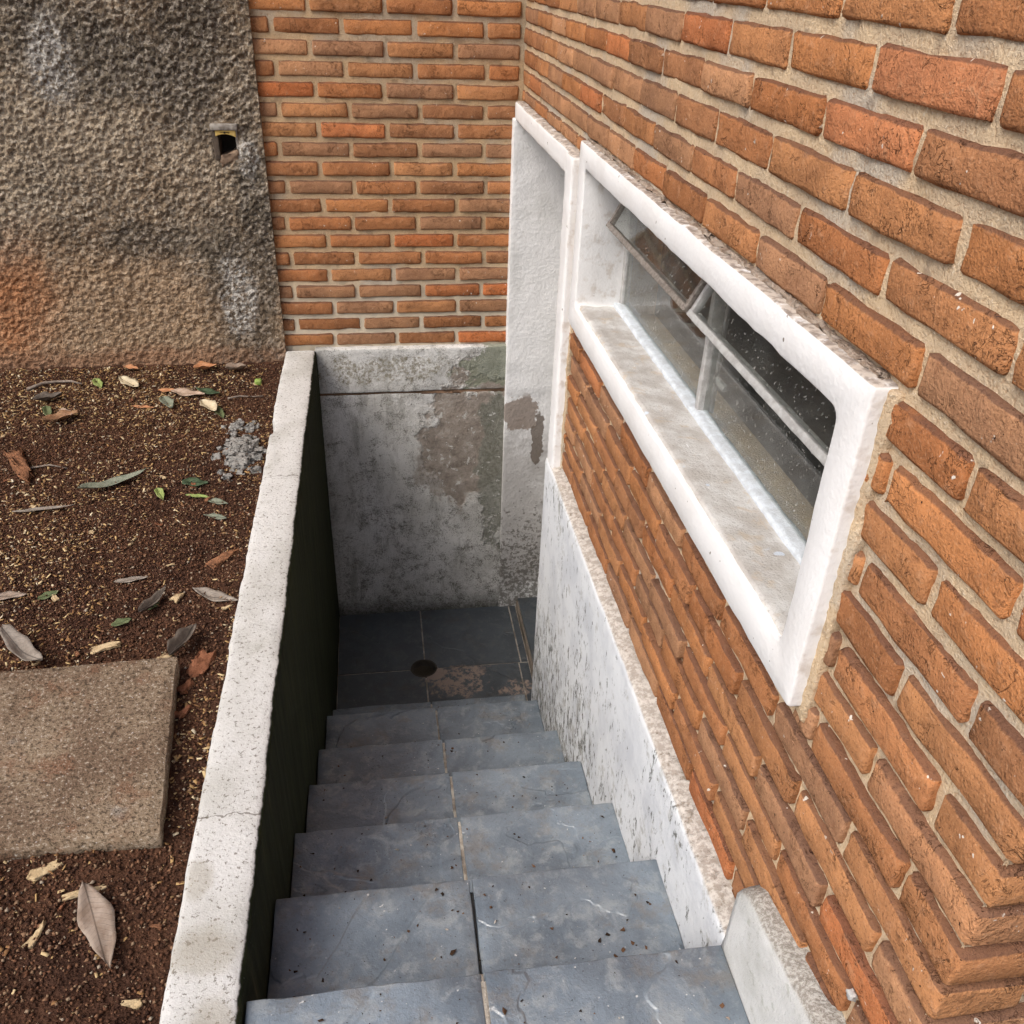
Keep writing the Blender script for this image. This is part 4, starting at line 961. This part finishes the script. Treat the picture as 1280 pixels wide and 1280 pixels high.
def chip(name, p, q_, w_, h_, mat, label, cat, seed, group=None, r=.2):
    p = np.array(p); q_ = np.array(q_); L = float(np.hypot(*(q_ - p))); mid = (p + q_) / 2
    V, F = rbox((-L / 2, -w_ / 2, -h_ / 2), (L / 2, w_ / 2, h_ / 2), min(w_, h_) * r, (6, 4, 2), min(w_, h_) * .16, seed, min(w_, h_) * .3)
    V[:, 0] += np.where(np.abs(V[:, 0]) > L * .35, .10 * L * np.sin(V[:, 1] / w_ * 7 + seed * 1.7), 0)
    V[:, 1] *= 1 - .35 * (V[:, 0] / L + .5) * (seed % 3); V[:, 2] += .3 * h_ * np.sin(V[:, 0] / L * 5 + seed)
    o = link(name, mesh(name, V, F), mat); o.location = (mid[0], mid[1], gz(*mid) + h_ * .38 + .002)
    o.rotation_euler = (random.uniform(-.15, .15), random.uniform(-.12, .12), math.atan2(*(q_ - p)[::-1])); tag(o, label, cat, group)
chip('bark_curl', (-1.60, 1.965), (-1.51, 1.795), .045, .022, WD1, 'thick curl of orange brown bark lying in sawdust', 'bark', 1, r=.45)
chip('bark_flake', (-.952, 1.325), (-.892, 1.388), .038, .010, WD1, 'orange bark flake beside the parapet, mid bed', 'bark', 2)
chip('terracotta_shard', (-.925, .928), (-.905, .998), .034, .014, TERR, 'orange terracotta shard between the paving slab and the parapet', 'shard', 3)
chip('terracotta_shard', (-.945, .878), (-.926, .905), .02, .010, TERR, 'small triangular terracotta shard close to the slab edge', 'shard', 4)
chip('terracotta_shard', (-.936, .805), (-.915, .832), .02, .010, TERR, 'palest terracotta shard halfway along the slab edge', 'shard', 5)
chip('terracotta_shard', (-1.64, 1.60), (-1.60, 1.66), .035, .016, TERR, 'red terracotta shard in the sawdust beside a straw blade', 'shard', 6)
chip('wood_chip', (-1.152, 1.025), (-1.100, 1.042), .022, .005, WD2, 'broad pale wood chip behind the paving slab', 'wood chip', 7)
chip('wood_chip', (-1.008, 1.190), (-.990, 1.216), .022, .006, WD2, 'square cream wood chip near the pale grey leaf', 'wood chip', 8)
chip('wood_chip', (-1.044, .419), (-.986, .431), .010, .005, WD2, 'narrow pale wood splinter crossing the large dry leaf stem', 'wood chip', 9)
chip('wood_chip', (-1.112, .463), (-1.072, .486), .026, .006, WD2, 'tan wood chip against the near edge of the paving slab', 'wood chip', 10)
chip('wood_chip', (-1.075, .335), (-1.062, .372), .016, .006, WD2, 'tan chip lying beside the large dry leaf', 'wood chip', 11)
chip('wood_chip', (-1.005, 1.0), (-.985, .985), .03, .007, WD2, 'cream wood chip under the dark folded leaf', 'wood chip', 12)
for k in range(90):
    x = random.uniform(-1.9, -.88); y = random.uniform(.05, 2.55)
    if x < -1.25 - .28 * y or (x < -.885 and .48 < y < .97): continue
    a_ = random.uniform(0, 3.14); L = random.uniform(.010, .026)
    nm, mt_, kind_, ct = random.choice([('wood_chip', WD2, 'tiny pale wood chip', 'wood chip'), ('wood_chip', WD2, 'tiny pale wood chip', 'wood chip'), ('bark_flake', WD1, 'tiny brown bark flake', 'bark'), ('terracotta_shard', TERR, 'tiny orange terracotta crumb', 'shard')])
    where = ('in front of the paving slab' if y < .48 else 'between the paving slab and the parapet' if y < .97 else 'on dark soil just behind the paving slab' if y < 1.35 else
             'on soil close to the parapet' if x > -1.08 else 'near the foot of the roughcast wall' if y > 2.1 else 'among sawdust in the middle of the bed')
    chip(nm, (x, y), (x + L * math.cos(a_), y + L * math.sin(a_)), L * random.uniform(.3, .6), random.uniform(.003, .006), mt_, kind_ + ' ' + where, ct, 30 + k, kind_ + 's ' + where)
# green berry and mortar rubble
V, F = rbox((-.012, -.012, -.010), (.012, .012, .010), .0098, (2, 2, 2), .0004, 3)
o = link('berry', mesh('berry', V, F), mat_simple('green_berry', (.20, .30, .05), (.27, .36, .09), 60, .45, .4), loc=(-.936, 2.451, gz(-.936, 2.451) + .009)); tag(o, 'round yellow green berry on the soil near the rear corner', 'berry')
a = Acc(); g_ = np.random.default_rng(4)
for k in range(150):
    t = g_.normal(0, 1, 2); s = g_.uniform(.004, .013); x, y = t[0] * .026, t[1] * .055
    h_ = max(0, .016 - .006 * (t @ t)); V, F = rbox((x - s, y - s, -.004 + h_ * .4), (x + s, y + s, h_ + s), s * .6, (1, 1, 1), s * .25, k); a.add((V, F))
o = link('mortar_rubble', a.mesh('mortar_rubble'), mat_simple('grey_rubble', (.46, .44, .41), (.34, .325, .30), 120, .95, .1, 1, .004), loc=(-.937, 1.905, gz(-.937, 1.9))); tag(o, 'pale grey heap of crumbled mortar on soil beside the parapet', 'rubble')
a = Acc()
for k in range(60):
    t = g_.uniform(0, 1); s = g_.uniform(.003, .007); x = -.99 + .085 * t + g_.normal(0, .008); y = 2.08 + .10 * t * (1 - t) + g_.normal(0, .014); zz = gz(x, y) - .14
    a.add(rbox((x + .95 - s, y - 2.1 - s, zz), (x + .95 + s, y - 2.1 + s, zz + s * 1.6), s * .6, (1, 1, 1), s * .25, k))
o = link('mortar_rubble', a.mesh('mortar_rubble'), bpy.data.materials['grey_rubble'], loc=(-.95, 2.1, .14)); tag(o, 'thin curved trail of grey mortar crumbs behind the rubble heap', 'rubble')
# grit on the steps
B = []; FF = []; nn = 0; g_ = np.random.default_rng(8)
for i in range(7):
    y0 = NY[i - 1] if i else -.2
    for k in range(170 if i < 5 else 70):
        x = g_.uniform(XL + .02, XR - .015); y = g_.uniform(y0 + .005, NY[i] - .01); s = .0009 + .0034 * g_.uniform() ** 4.5
        b = np.array(OCT) * s * g_.uniform(.5, 1.3, 3) + g_.normal(0, .34 * s, (6, 3)); b[:, 2] *= .6; an = g_.uniform(0, 6.28); b[:, :2] = b[:, :2] @ np.array([[math.cos(an), math.sin(an)], [-math.sin(an), math.cos(an)]])
        B.append(b + np.array([x, y, NZ[i] + s * .45 + .0008])); FF += [[q_ + nn for q_ in f] for f in OF]; nn += 6
for (x, y) in [(-.69, .285), (-.655, .265), (-.690, .33), (-.645, .31), (-.68, .40), (-.16, .33), (-.14, .30), (-.12, .31), (-.155, .29), (-.11, .285), (-.13, .335), (-.43, .33)]:
    s = g_.uniform(.003, .0065); b = np.array(OCT) * s + g_.normal(0, .36 * s, (6, 3)); b[:, 2] *= .6; an = g_.uniform(0, 6.28); b[:, :2] = b[:, :2] @ np.array([[math.cos(an), math.sin(an)], [-math.sin(an), math.cos(an)]])
    B.append(b + np.array([x, y, NZ[1] + s * .45 + .0008])); FF += [[q_ + nn for q_ in f] for f in OF]; nn += 6
a = Mat('grit'); i_ = a.island(); GRIT = a.fin(a.ramp(i_, [(0, (.02, .016, .013)), (.6, (.06, .035, .022)), (.85, (.15, .08, .045)), (1, (.5, .47, .42))]), .95, .1)
o = link('grit', mesh('grit', np.vstack(B), FF), GRIT, smooth=False); tag(o, 'dark grit and crumbs strewn on the slate treads', 'grit', kind='stuff')

V, F = rbox((-.005, -.005, -.005), (.004, .005, .005), .0044, (2, 2, 2), .0007, 3)
o = link('screw_head', mesh('screw_head', V, F), METAL, loc=(-.003, -.046, .445)); tag(o, 'pale screw head in the brick joint above the kerb', 'screw')
